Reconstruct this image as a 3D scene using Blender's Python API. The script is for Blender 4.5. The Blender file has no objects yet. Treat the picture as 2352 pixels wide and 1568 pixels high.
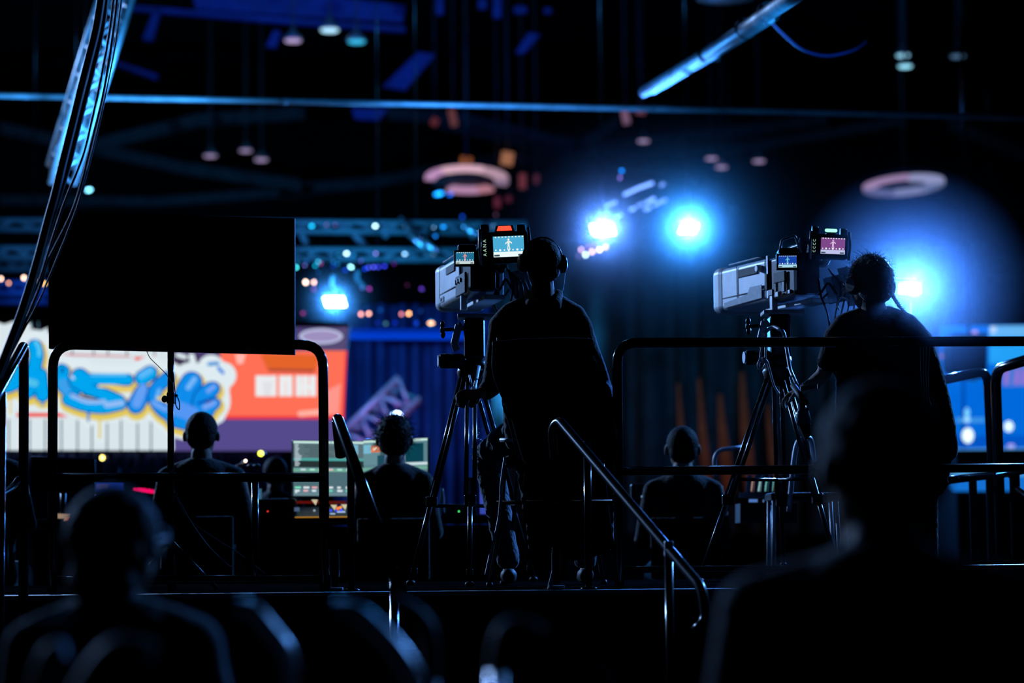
import bpy, bmesh, math, random
from mathutils import Vector, Matrix, Euler, noise
R = math.radians
random.seed(7)
scene = bpy.context.scene
COL = scene.collection

# ------------------------------------------------------------------ camera
FPX = 2352 * 85.0 / 36.0
cam_d = bpy.data.cameras.new('camera')
cam = bpy.data.objects.new('camera', cam_d)
COL.objects.link(cam)
cam_d.lens = 85; cam_d.sensor_width = 36; cam_d.clip_start = .05; cam_d.clip_end = 300
CAM = Vector((0, 0, 1.2))
PITCH, ROLL = 4.75, -0.55
rot = Matrix.Rotation(R(90 + PITCH), 3, 'X') @ Matrix.Rotation(R(ROLL), 3, 'Z')
cam.matrix_world = Matrix.Translation(CAM) @ rot.to_4x4()
cam_d.dof.use_dof = True
cam_d.dof.focus_distance = 11.0
cam_d.dof.aperture_fstop = 1.7
cam_d.dof.aperture_blades = 0
scene.camera = cam

def P(px, py, Y):
    """The point of the place that lies at depth Y behind pixel px, py."""
    d = rot @ Vector(((px - 1176) / FPX, -(py - 784) / FPX, -1.0))
    return CAM + d * (Y / d.y)

def S(Y):
    return Y / FPX          # metres per pixel at depth Y

# ------------------------------------------------------------------ materials
def lin(c):
    return tuple((v / 255 / 12.92) if v / 255 <= .04045 else ((v / 255 + .055) / 1.055) ** 2.4 for v in c)

_m = {}
def mat(name, base=(.02, .02, .02), rough=.5, metal=0., spec=.5, noise_amt=0., noise_scale=20., bump=0., sheen=0., trans=0.):
    if name in _m: return _m[name]
    m = bpy.data.materials.new(name); m.use_nodes = True
    nt = m.node_tree; b = nt.nodes['Principled BSDF']
    b.inputs['Base Color'].default_value = (*base, 1)
    b.inputs['Roughness'].default_value = rough
    b.inputs['Metallic'].default_value = metal
    b.inputs['Specular IOR Level'].default_value = spec
    if sheen: b.inputs['Sheen Weight'].default_value = sheen
    if trans: b.inputs['Transmission Weight'].default_value = trans
    if noise_amt or bump:
        tc = nt.nodes.new('ShaderNodeTexCoord'); n = nt.nodes.new('ShaderNodeTexNoise')
        n.inputs['Scale'].default_value = noise_scale; n.inputs['Detail'].default_value = 3
        nt.links.new(tc.outputs['Object'], n.inputs['Vector'])
        if noise_amt:
            cr = nt.nodes.new('ShaderNodeValToRGB')
            cr.color_ramp.elements[0].position = .3; cr.color_ramp.elements[1].position = .7
            cr.color_ramp.elements[0].color = (*[v * (1 - noise_amt) for v in base], 1)
            cr.color_ramp.elements[1].color = (*[min(1, v * (1 + noise_amt)) for v in base], 1)
            nt.links.new(n.outputs['Fac'], cr.inputs['Fac']); nt.links.new(cr.outputs['Color'], b.inputs['Base Color'])
        if bump:
            bp = nt.nodes.new('ShaderNodeBump'); bp.inputs['Strength'].default_value = bump; bp.inputs['Distance'].default_value = .02
            nt.links.new(n.outputs['Fac'], bp.inputs['Height']); nt.links.new(bp.outputs['Normal'], b.inputs['Normal'])
    _m[name] = m
    return m

def emit(rgb, s=1., sample=False):
    """a surface that gives off light, colour given as display bytes"""
    k = 'light_%d_%d_%d_%s_%s' % (*rgb, s, sample)
    if k in _m: return _m[k]
    m = bpy.data.materials.new(k); m.use_nodes = True
    nt = m.node_tree; nt.nodes.clear()
    e = nt.nodes.new('ShaderNodeEmission'); o = nt.nodes.new('ShaderNodeOutputMaterial')
    e.inputs['Color'].default_value = (*lin(rgb), 1); e.inputs['Strength'].default_value = s
    nt.links.new(e.outputs[0], o.inputs['Surface'])
    m.cycles.emission_sampling = 'FRONT_BACK' if sample else 'NONE'
    _m[k] = m
    return m

RAIL = mat('black_powder_coat', (.006, .0065, .008), .17, .0, .6, .3, 60)
BLACK = mat('matte_black', (.007, .007, .008), .6, 0, .2, .2, 40)
PLAST = mat('black_plastic', (.005, .005, .006), .35, 0, .3, .2, 80)
RUBB = mat('black_rubber', (.01, .01, .01), .6, 0, .3, .2, 90)
SILV = mat('silver_grey_shell', (.78, .79, .82), .45, .1, .5, .12, 12)
SILVD = mat('dark_grey_band', (.16, .19, .23), .5, .1, .5, .4, 30)
ALU = mat('brushed_aluminium', (.55, .57, .6), .3, .9, .5, .15, 30)
ALUM = mat('dull_aluminium', (.5, .52, .55), .5, .4, .5, .25, 6)
BRONZE = mat('dark_tripod_tube', (.05, .05, .055), .22, .7, .5, .1, 60)
CLOTH = mat('black_cloth', (.007, .007, .008), .9, 0, .12, .3, 60, .3, .3)
CLOTH2 = mat('navy_cloth', (.008, .009, .011), .9, 0, .12, .3, 50, .4, .3)
JEANS = mat('worn_jeans', (.07, .08, .1), .85, 0, .2, .5, 25, .6, .3)
SKIN = mat('skin', (.28, .17, .12), .6, 0, .2, .1, 30)
HAIRD = mat('dark_hair', (.008, .007, .006), .7, 0, .12, .3, 80, .5)
HAIRG = mat('grey_hair', (.45, .45, .45), .45, 0, .5, .2, 80)
CARPET = mat('dark_floor', (.012, .012, .013), .7, 0, .3, .4, 8, .2)
DECKM = mat('stage_deck_ply', (.004, .004, .004), .85, 0, .02, .4, 12, .2)
DECKF = mat('deck_fascia', (.012, .009, .008), .6, 0, .3, .4, 9, .2)
for _x in (DECKM, DECKF): _x.node_tree.nodes['Principled BSDF'].inputs['IOR'].default_value = 1.0
WALLM = mat('dark_wall', (.012, .016, .02), .8, 0, .2, .4, 1.5)
CEILM = mat('dark_ceiling', (.012, .013, .016), .8, 0, .2, .4, 1.5)
STEEL = mat('roof_steel', (.10, .12, .14), .6, .2, .4, .3, 3)
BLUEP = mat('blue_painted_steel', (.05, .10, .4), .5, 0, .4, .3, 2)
CURT = mat('blue_drape', (.05, .08, .25), .85, 0, .2, .3, 2)
DRAPE = mat('dark_teal_drape', (.03, .05, .06), .9, 0, .2, .3, 2)
RUST = mat('rust_red_cloth', (.35, .09, .03), .9, 0, .2, .3, 3)
WHITEP = mat('white_enamel', (.6, .6, .62), .4, 0, .5, .1, 10)
PAPER = mat('paper', (.7, .62, .55), .8, 0, .2, .1, 30)

# ------------------------------------------------------------------ object helpers
def tag(o, label=None, cat=None, group=None, kind=None):
    if label: o['label'] = label
    if cat: o['category'] = cat
    if group: o['group'] = group
    if kind: o['kind'] = kind
    return o

def thing(name, label, cat, loc=(0, 0, 0), group=None):
    o = bpy.data.objects.new(name, None); COL.objects.link(o)
    o.location = loc; o.empty_display_size = .1
    return tag(o, label, cat, group)

def wpos(o):
    v = Vector((0, 0, 0))
    while o is not None:
        v += o.location; o = o.parent
    return v

class MB:
    def __init__(s): s.bm = bmesh.new(); s.mats = []
    def mi(s, m):
        if m is None: return 0
        if m not in s.mats: s.mats.append(m)
        return s.mats.index(m)
    def box(s, c, size, rotm=None, m=None, bev=0.):
        k = s.mi(m)
        M = Matrix.Translation(Vector(c)) @ ((rotm.to_4x4()) if rotm is not None else Matrix.Identity(4)) @ Matrix.Diagonal((*size, 1))
        r = bmesh.ops.create_cube(s.bm, size=1, matrix=M)
        fs = {f for v in r['verts'] for f in v.link_faces}
        if bev:
            es = list({e for v in r['verts'] for e in v.link_edges})
            rr = bmesh.ops.bevel(s.bm, geom=es, offset=bev, segments=2, affect='EDGES', profile=.5)
            fs |= set(rr['faces'])
        for f in fs:
            if f.is_valid: f.material_index = k
        return s
    def tube(s, pts, r, m=None, seg=10, caps=True, smooth=0):
        k = s.mi(m)
        pts = [Vector(p) for p in pts]
        if smooth: pts = curve(pts, smooth)
        rs = r if isinstance(r, (list, tuple)) else None
        n = len(pts); rings = []; up = None
        for i, p in enumerate(pts):
            t = (pts[min(i + 1, n - 1)] - pts[max(i - 1, 0)]).normalized()
            if up is None:
                up = t.orthogonal().normalized()
            else:
                up = (up - t * up.dot(t))
                up = up.normalized() if up.length > 1e-6 else t.orthogonal().normalized()
            b = t.cross(up)
            if rs:
                x = i / (n - 1) * (len(rs) - 1); j = min(int(x), len(rs) - 2); rr = rs[j] + (rs[j + 1] - rs[j]) * (x - j)
            else: rr = r
            rings.append([s.bm.verts.new(p + (up * math.cos(a) + b * math.sin(a)) * rr) for a in [2 * math.pi * q / seg for q in range(seg)]])
        for a, b in zip(rings, rings[1:]):
            for q in range(seg):
                f = s.bm.faces.new((a[q], a[(q + 1) % seg], b[(q + 1) % seg], b[q])); f.smooth = True; f.material_index = k
        if caps:
            f = s.bm.faces.new(rings[0][::-1]); f.material_index = k
            f = s.bm.faces.new(rings[-1]); f.material_index = k
        return s
    def lathe(s, prof, o, axis, m=None, seg=24):
        """prof: (radius, distance along axis)"""
        k = s.mi(m); o = Vector(o); ax = Vector(axis).normalized(); u = ax.orthogonal().normalized(); w = ax.cross(u); rings = []
        for r, h in prof:
            r = max(r, 1e-4)
            rings.append([s.bm.verts.new(o + ax * h + (u * math.cos(a) + w * math.sin(a)) * r) for a in [2 * math.pi * q / seg for q in range(seg)]])
        for a, b in zip(rings, rings[1:]):
            for q in range(seg):
                f = s.bm.faces.new((a[q], a[(q + 1) % seg], b[(q + 1) % seg], b[q])); f.smooth = True; f.material_index = k
        for rg in (rings[0][::-1], rings[-1]):
            f = s.bm.faces.new(rg); f.material_index = k
        return s
    def ball(s, c, r, m=None, sub=2, rotm=None):
        k = s.mi(m)
        r = (r, r, r) if not isinstance(r, (tuple, list, Vector)) else r
        M = Matrix.Translation(Vector(c)) @ (rotm.to_4x4() if rotm is not None else Matrix.Identity(4)) @ Matrix.Diagonal((*r, 1))
        q = bmesh.ops.create_icosphere(s.bm, subdivisions=sub, radius=1, matrix=M)
        for f in {f for v in q['verts'] for f in v.link_faces}: f.smooth = True; f.material_index = k
        return s
    def chain(s, pts, rads, step=.35, m=None, sub=2):
        """overlapping ellipsoids along a path, fused later by a voxel skin"""
        pts = [Vector(p) for p in pts]
        rads = [Vector((r, r, r)) if not isinstance(r, (tuple, list, Vector)) else Vector(r) for r in rads]
        for i in range(len(pts) - 1):
            L = (pts[i + 1] - pts[i]).length; rm = max(.004, min(min(rads[i]), min(rads[i + 1])))
            n = max(1, int(L / (rm * step)) + 1)
            for j in range(n + (1 if i == len(pts) - 2 else 0)):
                t = j / n
                s.ball(pts[i].lerp(pts[i + 1], t), tuple(rads[i].lerp(rads[i + 1], t)), m, sub)
        return s
    def prism(s, poly, depth, m=None):
        """poly: list of world points (planar), extruded by the vector depth"""
        k = s.mi(m); d = Vector(depth)
        a = [s.bm.verts.new(Vector(p)) for p in poly]; b = [s.bm.verts.new(Vector(p) + d) for p in poly]
        fs = [s.bm.faces.new(a), s.bm.faces.new(b[::-1])]
        for i in range(len(a)):
            fs.append(s.bm.faces.new((a[i], b[i], b[(i + 1) % len(a)], a[(i + 1) % len(a)])))
        for f in fs: f.material_index = k
        return s
    def quad(s, pts, m=None):
        k = s.mi(m); f = s.bm.faces.new([s.bm.verts.new(Vector(p)) for p in pts]); f.material_index = k
        return s
    def build(s, name, m=None, parent=None, normals=True):
        if normals: bmesh.ops.recalc_face_normals(s.bm, faces=s.bm.faces)
        me = bpy.data.meshes.new(name)
        if parent is not None:
            off = wpos(parent)
        else:
            off = Vector((0, 0, 0))
        bmesh.ops.translate(s.bm, verts=s.bm.verts, vec=-off)
        s.bm.to_mesh(me); s.bm.free()
        for x in (s.mats or [m]): me.materials.append(x if x is not None else (m or BLACK))
        o = bpy.data.objects.new(name, me); COL.objects.link(o)
        if parent is not None: o.parent = parent
        return o

def rebase(o, loc):
    """move a single-mesh thing's origin to loc without moving the mesh"""
    loc = Vector(loc); o.data.transform(Matrix.Translation(-loc)); o.location = loc
    return o

def fuse(o, vox=.012, smooth=4):
    md = o.modifiers.new('skin', 'REMESH'); md.mode = 'VOXEL'; md.voxel_size = vox; md.use_smooth_shade = True
    if smooth:
        s = o.modifiers.new('soften', 'SMOOTH'); s.factor = .5; s.iterations = smooth
    return o

def wrinkle(o, scale=.12, strength=.02, kind='CLOUDS'):
    t = bpy.data.textures.new('folds', kind); t.noise_scale = scale
    d = o.modifiers.new('folds', 'DISPLACE'); d.texture = t; d.strength = strength; d.mid_level = .5; d.texture_coords = 'GLOBAL'
    return o

def curve(pts, n=8):
    """Catmull-Rom through the points"""
    pts = [Vector(p) for p in pts]
    q = [pts[0] * 2 - pts[1]] + pts + [pts[-1] * 2 - pts[-2]]; out = []
    for i in range(1, len(q) - 2):
        a, b, c, d = q[i - 1:i + 3]
        for j in range(n):
            t = j / n
            out.append(.5 * ((2 * b) + (c - a) * t + (2 * a - 5 * b + 4 * c - d) * t * t + (3 * b - a - 3 * c + d) * t ** 3))
    out.append(q[-2])
    return out

def bend(pts, r, n=6):
    """polyline with rounded corners"""
    pts = [Vector(p) for p in pts]; out = [pts[0]]
    for a, b, c in zip(pts, pts[1:], pts[2:]):
        d1 = (a - b); d2 = (c - b); rr = min(r, d1.length * .49, d2.length * .49)
        p, q = b + d1.normalized() * rr, b + d2.normalized() * rr
        for j in range(n + 1):
            t = j / n; out.append(p * (1 - t) ** 2 + b * 2 * t * (1 - t) + q * t * t)
    out.append(pts[-1])
    return out

def PX(pts, Y):
    """pixel list -> world; an entry may carry its own depth"""
    return [P(p[0], p[1], p[2] if len(p) > 2 else Y) for p in pts]

# ------------------------------------------------------------------ room
def struct(name, mb, m):
    o = mb.build(name, m); tag(o, kind='structure'); return o
RX, RY0, RY1, RZ = 20, -8, 78, 15
struct('floor', MB().box((0, (RY0 + RY1) / 2, -.1), (2 * RX, RY1 - RY0, .2)), CARPET)
struct('ceiling', MB().box((0, (RY0 + RY1) / 2, RZ + .1), (2 * RX, RY1 - RY0, .2)), CEILM)
struct('wall_back', MB().box((0, RY1 + .1, RZ / 2), (2 * RX, .2, RZ)), WALLM)
struct('wall_front', MB().box((0, RY0 - .1, RZ / 2), (2 * RX, .2, RZ)), WALLM)
struct('wall_left', MB().box((-RX - .1, (RY0 + RY1) / 2, RZ / 2), (.2, RY1 - RY0, RZ)), WALLM)
struct('wall_right', MB().box((RX + .1, (RY0 + RY1) / 2, RZ / 2), (.2, RY1 - RY0, RZ)), WALLM)

# ------------------------------------------------------------------ lights (lamps of the hall and added unseen spots)
def lamp(name, loc, power, col, r=.1, kind='POINT', aim=None, angle=60, blend=.5, size=None):
    d = bpy.data.lights.new(name, kind); o = bpy.data.objects.new(name, d); COL.objects.link(o)
    o.location = loc; d.energy = power; d.color = col
    if kind == 'AREA': d.size = size or .5
    else: d.shadow_soft_size = r
    if kind == 'SPOT': d.spot_size = R(angle); d.spot_blend = blend
    if aim is not None:
        o.rotation_euler = (Vector(aim) - Vector(loc)).to_track_quat('-Z', 'Y').to_euler()
    return o

# strengths of the haze and of the lamps
GG = .9
H1, H2, H3, H4, HB = .008, .010, .007, .008, .013
B1, B2, B3, B4 = 1500, 2700, 1200, 2000
KL, KR, KB, PL = 13500, 7000, 450, 1200
# ------------------------------------------------------------------ camera platform
t = thing('camera_platform', 'black raised platform carrying the two broadcast cameras', 'platform', (0, 11.5, 0))
MB().box((0, 11.55, .97), (5.6, 2.3, .06), bev=.004).build('deck', DECKM, t)
MB().box((0, 10.43, .47), (5.56, .03, .94)).build('fascia', DECKF, t)
MB().tube([(-2.8, 10.39, .985), (2.8, 10.39, .985)], .012).build('edge_trim', ALUM, t)
for x in (-2.6, -1.3, 1.3, 2.6):
    for y in (10.5, 12.6): MB().tube([(x, y, 0), (x, y, .94)], .024).build('leg', RAIL, t)
t = thing('desk_platform', 'low dark platform under the control desk behind the cameras', 'platform', (0, 15, 0))
MB().box((-1.25, 15.0, .47), (6.3, 4.4, .06)).build('deck', DECKM, t)
for x in (-4.2, 1.7):
    for y in (13.0, 17.0): MB().tube([(x, y, 0), (x, y, .44)], .024).build('leg', RAIL, t)

def down(px, py, Y, z):
    p = P(px, py, Y); return Vector((p.x, p.y, z))
RR = .0215
# left guard frame
t = thing('guard_rail', 'rounded black guard rail frame in front of the hanging monitor', 'guard rail', down(430, 1350, 10.42, 1.0))
Y = 10.42
MB().tube(bend([down(122, 900, Y, 1.0), P(122, 791, Y), P(742, 791, Y), down(744, 900, Y, 1.0)], .10), RR, seg=16).build('outer_frame', RAIL, t)
MB().tube([P(124, 1096, Y), P(743, 1096, Y)], .0195, seg=14).build('middle_rail', RAIL, t)
MB().tube([P(122, 1331, Y), P(744, 1329, Y)], .017, seg=12).build('bottom_rail', RAIL, t)
MB().tube([P(586, 1096, Y), P(586, 1330, Y)], .0155, seg=12).build('upright', RAIL, t)
# far left frame
t = thing('guard_rail', 'black guard rail post with a sloping handrail at the left edge', 'guard rail', down(56, 1350, 10.3, 0))
Y = 10.3
MB().tube(bend([down(57, 1300, Y, 0.0), P(55, 792, Y), P(0, 893, 9.6), P(-60, 1000, 8.9)], .04), RR, seg=16).build('handrail', RAIL, t)
MB().tube(curve([P(44, 1100, Y), P(25, 1122, Y - .15), P(-40, 1160, Y - .6)]), .016, seg=12).build('middle_rail', RAIL, t)
MB().tube([P(5, 900, 9.65), down(5, 900, 9.65, 0)], .016, seg=12).build('upright', RAIL, t)
# right guard frame
Y = 10.42
t = thing('guard_rail', 'long rounded black guard rail frame in front of the grey haired operator', 'guard rail', down(1900, 1350, Y, 1.0))
MB().tube(bend([down(1417, 900, Y, 1.0), P(1417, 787, Y), P(2480, 783, Y), down(2490, 900, Y, 1.0)], .09), RR, seg=16).build('outer_frame', RAIL, t)
MB().tube([P(1420, 1082, Y), P(2486, 1072, Y)], .0195, seg=14).build('middle_rail', RAIL, t)
MB().tube([P(1420, 1308, Y), P(2486, 1302, Y)], .015, seg=12).build('bottom_rail', RAIL, t)
# stair handrails
def stair_rail(label, top, bot, hook, posts, r, foot=None):
    t = thing('stair_handrail', label, 'handrail', down(*posts[0][:3], 0.0) if False else Vector((P(*bot).x, P(*bot).y, 0)))
    a, b = P(*top), P(*bot)
    pts = [P(*h) for h in hook] + [a, b] + ([P(*f) for f in foot] if foot else [])
    MB().tube(bend(pts, .06, 8), r, seg=18).build('grip_bar', RAIL if foot is None else BRONZE, t)
    for (px, py, Yp, z) in posts:
        p = P(px, py, Yp)
        q = MB().tube([(p.x, p.y, z), p], .0165, seg=14).build('post', RAIL, t)
        cl = MB().box(p + Vector((0, 0, .02)), (.035, .05, .06), bev=.006).build('clamp', ALUM, q)
        MB().lathe([(.035, 0), (.035, .008), (.018, .012)], (p.x, p.y, z), (0, 0, 1)).build('foot_plate', RAIL, q)
    return t
stair_rail('thick black stair handrail with a hooked end beside the desk monitor', (773, 953, 10.35), (936, 1400, 9.0), [(783, 1046, 10.25)],
           [(806, 1065, 10.3, 1.0), (905, 1330, 9.25, .2)], .024)
stair_rail('black stair handrail with a thin blue glint and a curled lower end', (1284, 964, 10.35), (1614, 1352, 8.95), [(1273, 1050, 10.5), (1268, 985, 10.4)],
           [(1349, 1040, 10.2, 1.0), (1536, 1272, 9.25, .2)], .020, foot=[(1622, 1425, 8.9), (1596, 1450, 8.9)])
# staircase
t = thing('stairs', 'dark steps leading up to the camera platform between two handrails', 'stairs', (.05, 9.6, 0))
for i in range(4):
    z = .8 - i * .2; yc = 10.22 - i * .33; xc = -.27 + i * .12
    MB().box((xc, yc, z - .02), (.98, .33, .04), bev=.004).build('tread', DECKM, t)
for s in (-1, 1):
    MB().prism([(-.27 + s * .47, 10.38, .94), (-.27 + s * .47, 10.38, .70), (.16 + s * .47, 9.05, 0.0), (.18 + s * .47, 9.0, .18)], (.03 * s, 0, 0)).build('stringer', RAIL, t)
# truss couplers on the deck edge
for px, py0, lab in ((769, 1262, 'perforated upright stub on the deck edge beside the left guard rail'), (1278, 1256, 'perforated upright stub on the deck edge at the stair head')):
    p = down(px, 1340, 10.44, 1.0); h = P(px, py0, 10.44).z
    t = thing('rail_socket', lab, 'rail socket', p)
    w = .018
    mb = MB().box((p.x, p.y, (h + 1.02) / 2), (w * 1.6, w * 1.6, h - 1.02), bev=.003)
    mb.build('stub', DECKF, t)
    for s in (-1, 1):
        mb = MB().box((p.x + s * w * .92, p.y, (h + 1.06) / 2), (.002, .02, h - 1.06))
        for k in range(8): mb.box((p.x + s * w * .95, p.y, 1.07 + k * (h - 1.09) / 8), (.005, .022, (h - 1.02) / 13))
        mb.build('perforated_strip', ALUM, t)
    MB().prism([(p.x - .04, p.y - .02, 1.0), (p.x - .016, p.y - .02, 1.0), (p.x - .016, p.y - .02, 1.09)], (0, .04, 0)).build('gusset', ALUM, t)
    MB().box((p.x, p.y, 1.008), (.07, .07, .012), bev=.003).build('foot_plate', ALUM, t)

# ------------------------------------------------------------------ right hand railings beyond the platform
Y = 13.15
t = thing('guard_rail', 'black rail frame with a sloping top, left one of the pair before the blue screen', 'guard rail', down(2285, 1400, Y, 0))
MB().tube(bend([P(2120, 882, Y - .3), P(2268, 851, Y), down(2290, 1000, Y, .2)], .08), .026, seg=16).build('outer_frame', RAIL, t)
MB().tube([P(2135, 1107, Y - .3), P(2285, 1090, Y)], .022, seg=14).build('middle_rail', RAIL, t)
for px in (2234, 2271):
    MB().box((P(px, 1100, Y).x, Y, (P(px, 1100, Y).z + 0) / 2), (.04 if px == 2234 else .03, .03, P(px, 1100, Y).z)).build('baluster', RAIL, t)
t = thing('guard_rail', 'black rail frame with a sloping top, right one of the pair before the blue screen', 'guard rail', down(2300, 1400, 12.85, 0))
MB().tube(bend([down(2296, 1000, 12.85, 0), P(2286, 848, 12.85), P(2420, 808, 12.3)], .09), .029, seg=16).build('outer_frame', RAIL, t)
MB().tube([P(2292, 1090, 12.85), P(2420, 1066, 12.4)], .022, seg=14).build('middle_rail', RAIL, t)
for px in (2330, 2372):
    p = P(px, 1085, 12.75); MB().box((p.x, p.y, p.z / 2), (.05, .03, p.z)).build('baluster', RAIL, t)
MB().tube([P(2330, 1118, 12.75), P(2420, 1180, 12.4)], .015).build('brace', RAIL, t)
mb = MB().tube(bend([P(2312, 1090, 12.82), P(2322, 1098, 12.75), P(2334, 1085, 12.81), P(2318, 1080, 12.75)], .01), .006)
mb.build('tape_wrap', RUBB, t)

# ------------------------------------------------------------------ hanging monitor (seen from behind) on its pole
Y = 10.56
t = thing('display_monitor', 'large flat black monitor seen from behind, raised on a pole', 'monitor', P(395, 700, Y))
A, B, C, D = P(112, 486, Y), P(677, 501, Y), P(677, 814, Y), P(112, 800, Y)
MB().prism([A, B, C, D], (0, .035, 0)).build('panel', BLACK, t)
mx = lambda px, py, Yq=Y: P(px, py, Yq)
MB().prism([mx(180, 560), mx(610, 570), mx(610, 770), mx(180, 762)], (0, -.03, 0)).build('back_housing', PLAST, t)
MB().prism([mx(350, 640, Y - .04), mx(440, 642, Y - .04), mx(440, 720, Y - .04), mx(350, 718, Y - .04)], (0, -.012, 0)).build('mount_plate', PLAST, t)
MB().prism([P(118, 492, Y + .036), P(671, 507, Y + .036), P(671, 808, Y + .036), P(118, 794, Y + .036)], (0, .002, 0)).build('screen', mat('screen_glass', (.01, .01, .012), .1), t)
MB().tube([P(130, 799.5, Y - .003), P(660, 812, Y - .003)], .0016).build('lower_trim', ALUM, t)
t = thing('monitor_stand', 'thin black pole stand holding up the hanging monitor', 'stand', down(392, 1200, 10.5, 1.0))
MB().tube([down(393, 1200, 10.5, 1.0), P(392, 640, 10.5)], .0145, seg=14).build('pole', RAIL, t)
MB().box(P(393, 914, 10.5), (.035, .045, .05), bev=.006).build('clamp', PLAST, t)
MB().ball(P(378, 916, 10.48), (.014, .012, .016)).build('knob', RUBB, t)
MB().ball(P(405, 908, 10.48), (.008, .01, .006)).build('knob', RUBB, t)
for a in (30, 150, 270):
    b = down(393, 1200, 10.5, 1.0)
    MB().tube([b + Vector((0, 0, .22)), b + Vector((math.cos(R(a)) * .22, abs(math.sin(R(a))) * .1 + .02, .012))], .009).build('leg', RAIL, t)
def wire(name, label, pts, r, m=RUBB, cat='cable', group=None, n=8):
    o = MB().tube(curve(pts, n), r, seg=8).build(name, m); rebase(o, pts[0]); tag(o, label, cat, group); return o
wire('cable', 'thin black wire drooping from the monitor edge to its pole', PX([(337, 806), (345, 822), (365, 842), (384, 862), (398, 885)], 10.47), .0018)
wire('cable', 'black cable looped down the monitor pole past its clamp', PX([(397, 850), (402, 900), (404, 930), (412, 940), (411, 920), (403, 905)], 10.46), .0025)
wire('cable', 'slack cable falling from the monitor pole towards the deck', PX([(398, 1120), (415, 1155), (440, 1200), (480, 1255), (525, 1298), (532, 1300)], 10.35), .0022)
wire('cable', 'straight thin cable sloping right below the monitor pole', PX([(400, 1128), (432, 1190), (500, 1240), (545, 1268), (610, 1318)], 10.4), .0018)
# the bundle of cables from the roof, upper left
bund = [([(236, -30), (222, 60), (205, 130), (187, 200), (165, 290), (145, 370), (128, 440), (110, 505), (85, 600), (55, 700), (18, 800), (-14, 880)], .017, 'thickest black cable of the bundle slanting down the left side'),
        ([(246, -30), (236, 60), (218, 140), (198, 220), (178, 300), (158, 380), (136, 450), (118, 510), (95, 590), (66, 690), (30, 790), (-4, 875)], .011, 'black cable lying against the thickest one in the slanting bundle'),
        ([(264, -30), (252, 70), (232, 180), (210, 280), (190, 360), (150, 460), (120, 550), (92, 640), (62, 710), (30, 800), (2, 870)], .0055, 'thin black cable running in the middle of the slanting bundle'),
        ([(272, -30), (262, 60), (247, 160), (232, 240), (205, 350), (185, 430), (160, 500), (110, 600), (95, 650), (60, 735), (22, 815)], .006, 'thin black cable second from the right in the slanting bundle'),
        ([(282, -30), (270, 70), (258, 140), (240, 230), (214, 340), (193, 420), (172, 490), (118, 625), (90, 690), (48, 770), (25, 815)], .004, 'thinnest black cable on the right edge of the slanting bundle')]
for i, (pp, r, lab) in enumerate(bund):
    wire('cable', lab, [P(x, y, 9.6 + i * .05 - .0002 * y) for x, y in pp], r, RUBB)

# ------------------------------------------------------------------ broadcast cameras
def frame(o, yaw):
    return Matrix.Translation(o) @ Matrix.Rotation(R(yaw), 4, 'Z')

def rrect(w, h, r, n=5):
    out = []
    for cx, cz, a0 in ((w / 2 - r, h / 2 - r, 0), (-w / 2 + r, h / 2 - r, 90), (-w / 2 + r, -h / 2 + r, 180), (w / 2 - r, -h / 2 + r, 270)):
        for k in range(n + 1):
            a = R(a0 + 90 * k / n); out.append((cx + r * math.cos(a), cz + r * math.sin(a)))
    return out

def loft(sections, M, m, mb=None):
    """sections: (y, w, h, r, cx, cz) rounded rectangles along local y"""
    mb = mb or MB(); k = mb.mi(m); rings = []
    for (y, w, h, r, cx, cz) in sections:
        rings.append([mb.bm.verts.new(M @ Vector((cx + a, y, cz + b))) for a, b in rrect(w, h, r)])
    n = len(rings[0])
    for a, b in zip(rings, rings[1:]):
        for q in range(n):
            f = mb.bm.faces.new((a[q], a[(q + 1) % n], b[(q + 1) % n], b[q])); f.material_index = k
    for rg in (rings[0], rings[-1]):
        f = mb.bm.faces.new(rg); f.material_index = k
    return mb

def text_on(txt, M, size, m, parent, name='lettering'):
    c = bpy.data.curves.new(name, 'FONT'); c.body = txt; c.size = size; c.extrude = .0006; c.align_x = 'CENTER'; c.align_y = 'CENTER'
    o = bpy.data.objects.new(name, c); COL.objects.link(o); c.materials.append(m)
    me = bpy.data.meshes.new_from_object(o.evaluated_get(bpy.context.evaluated_depsgraph_get())); bpy.data.objects.remove(o)
    o = bpy.data.objects.new(name, me); COL.objects.link(o)
    o.parent = parent; o.matrix_local = Matrix.Translation(-wpos(parent)) @ M
    return o

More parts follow.
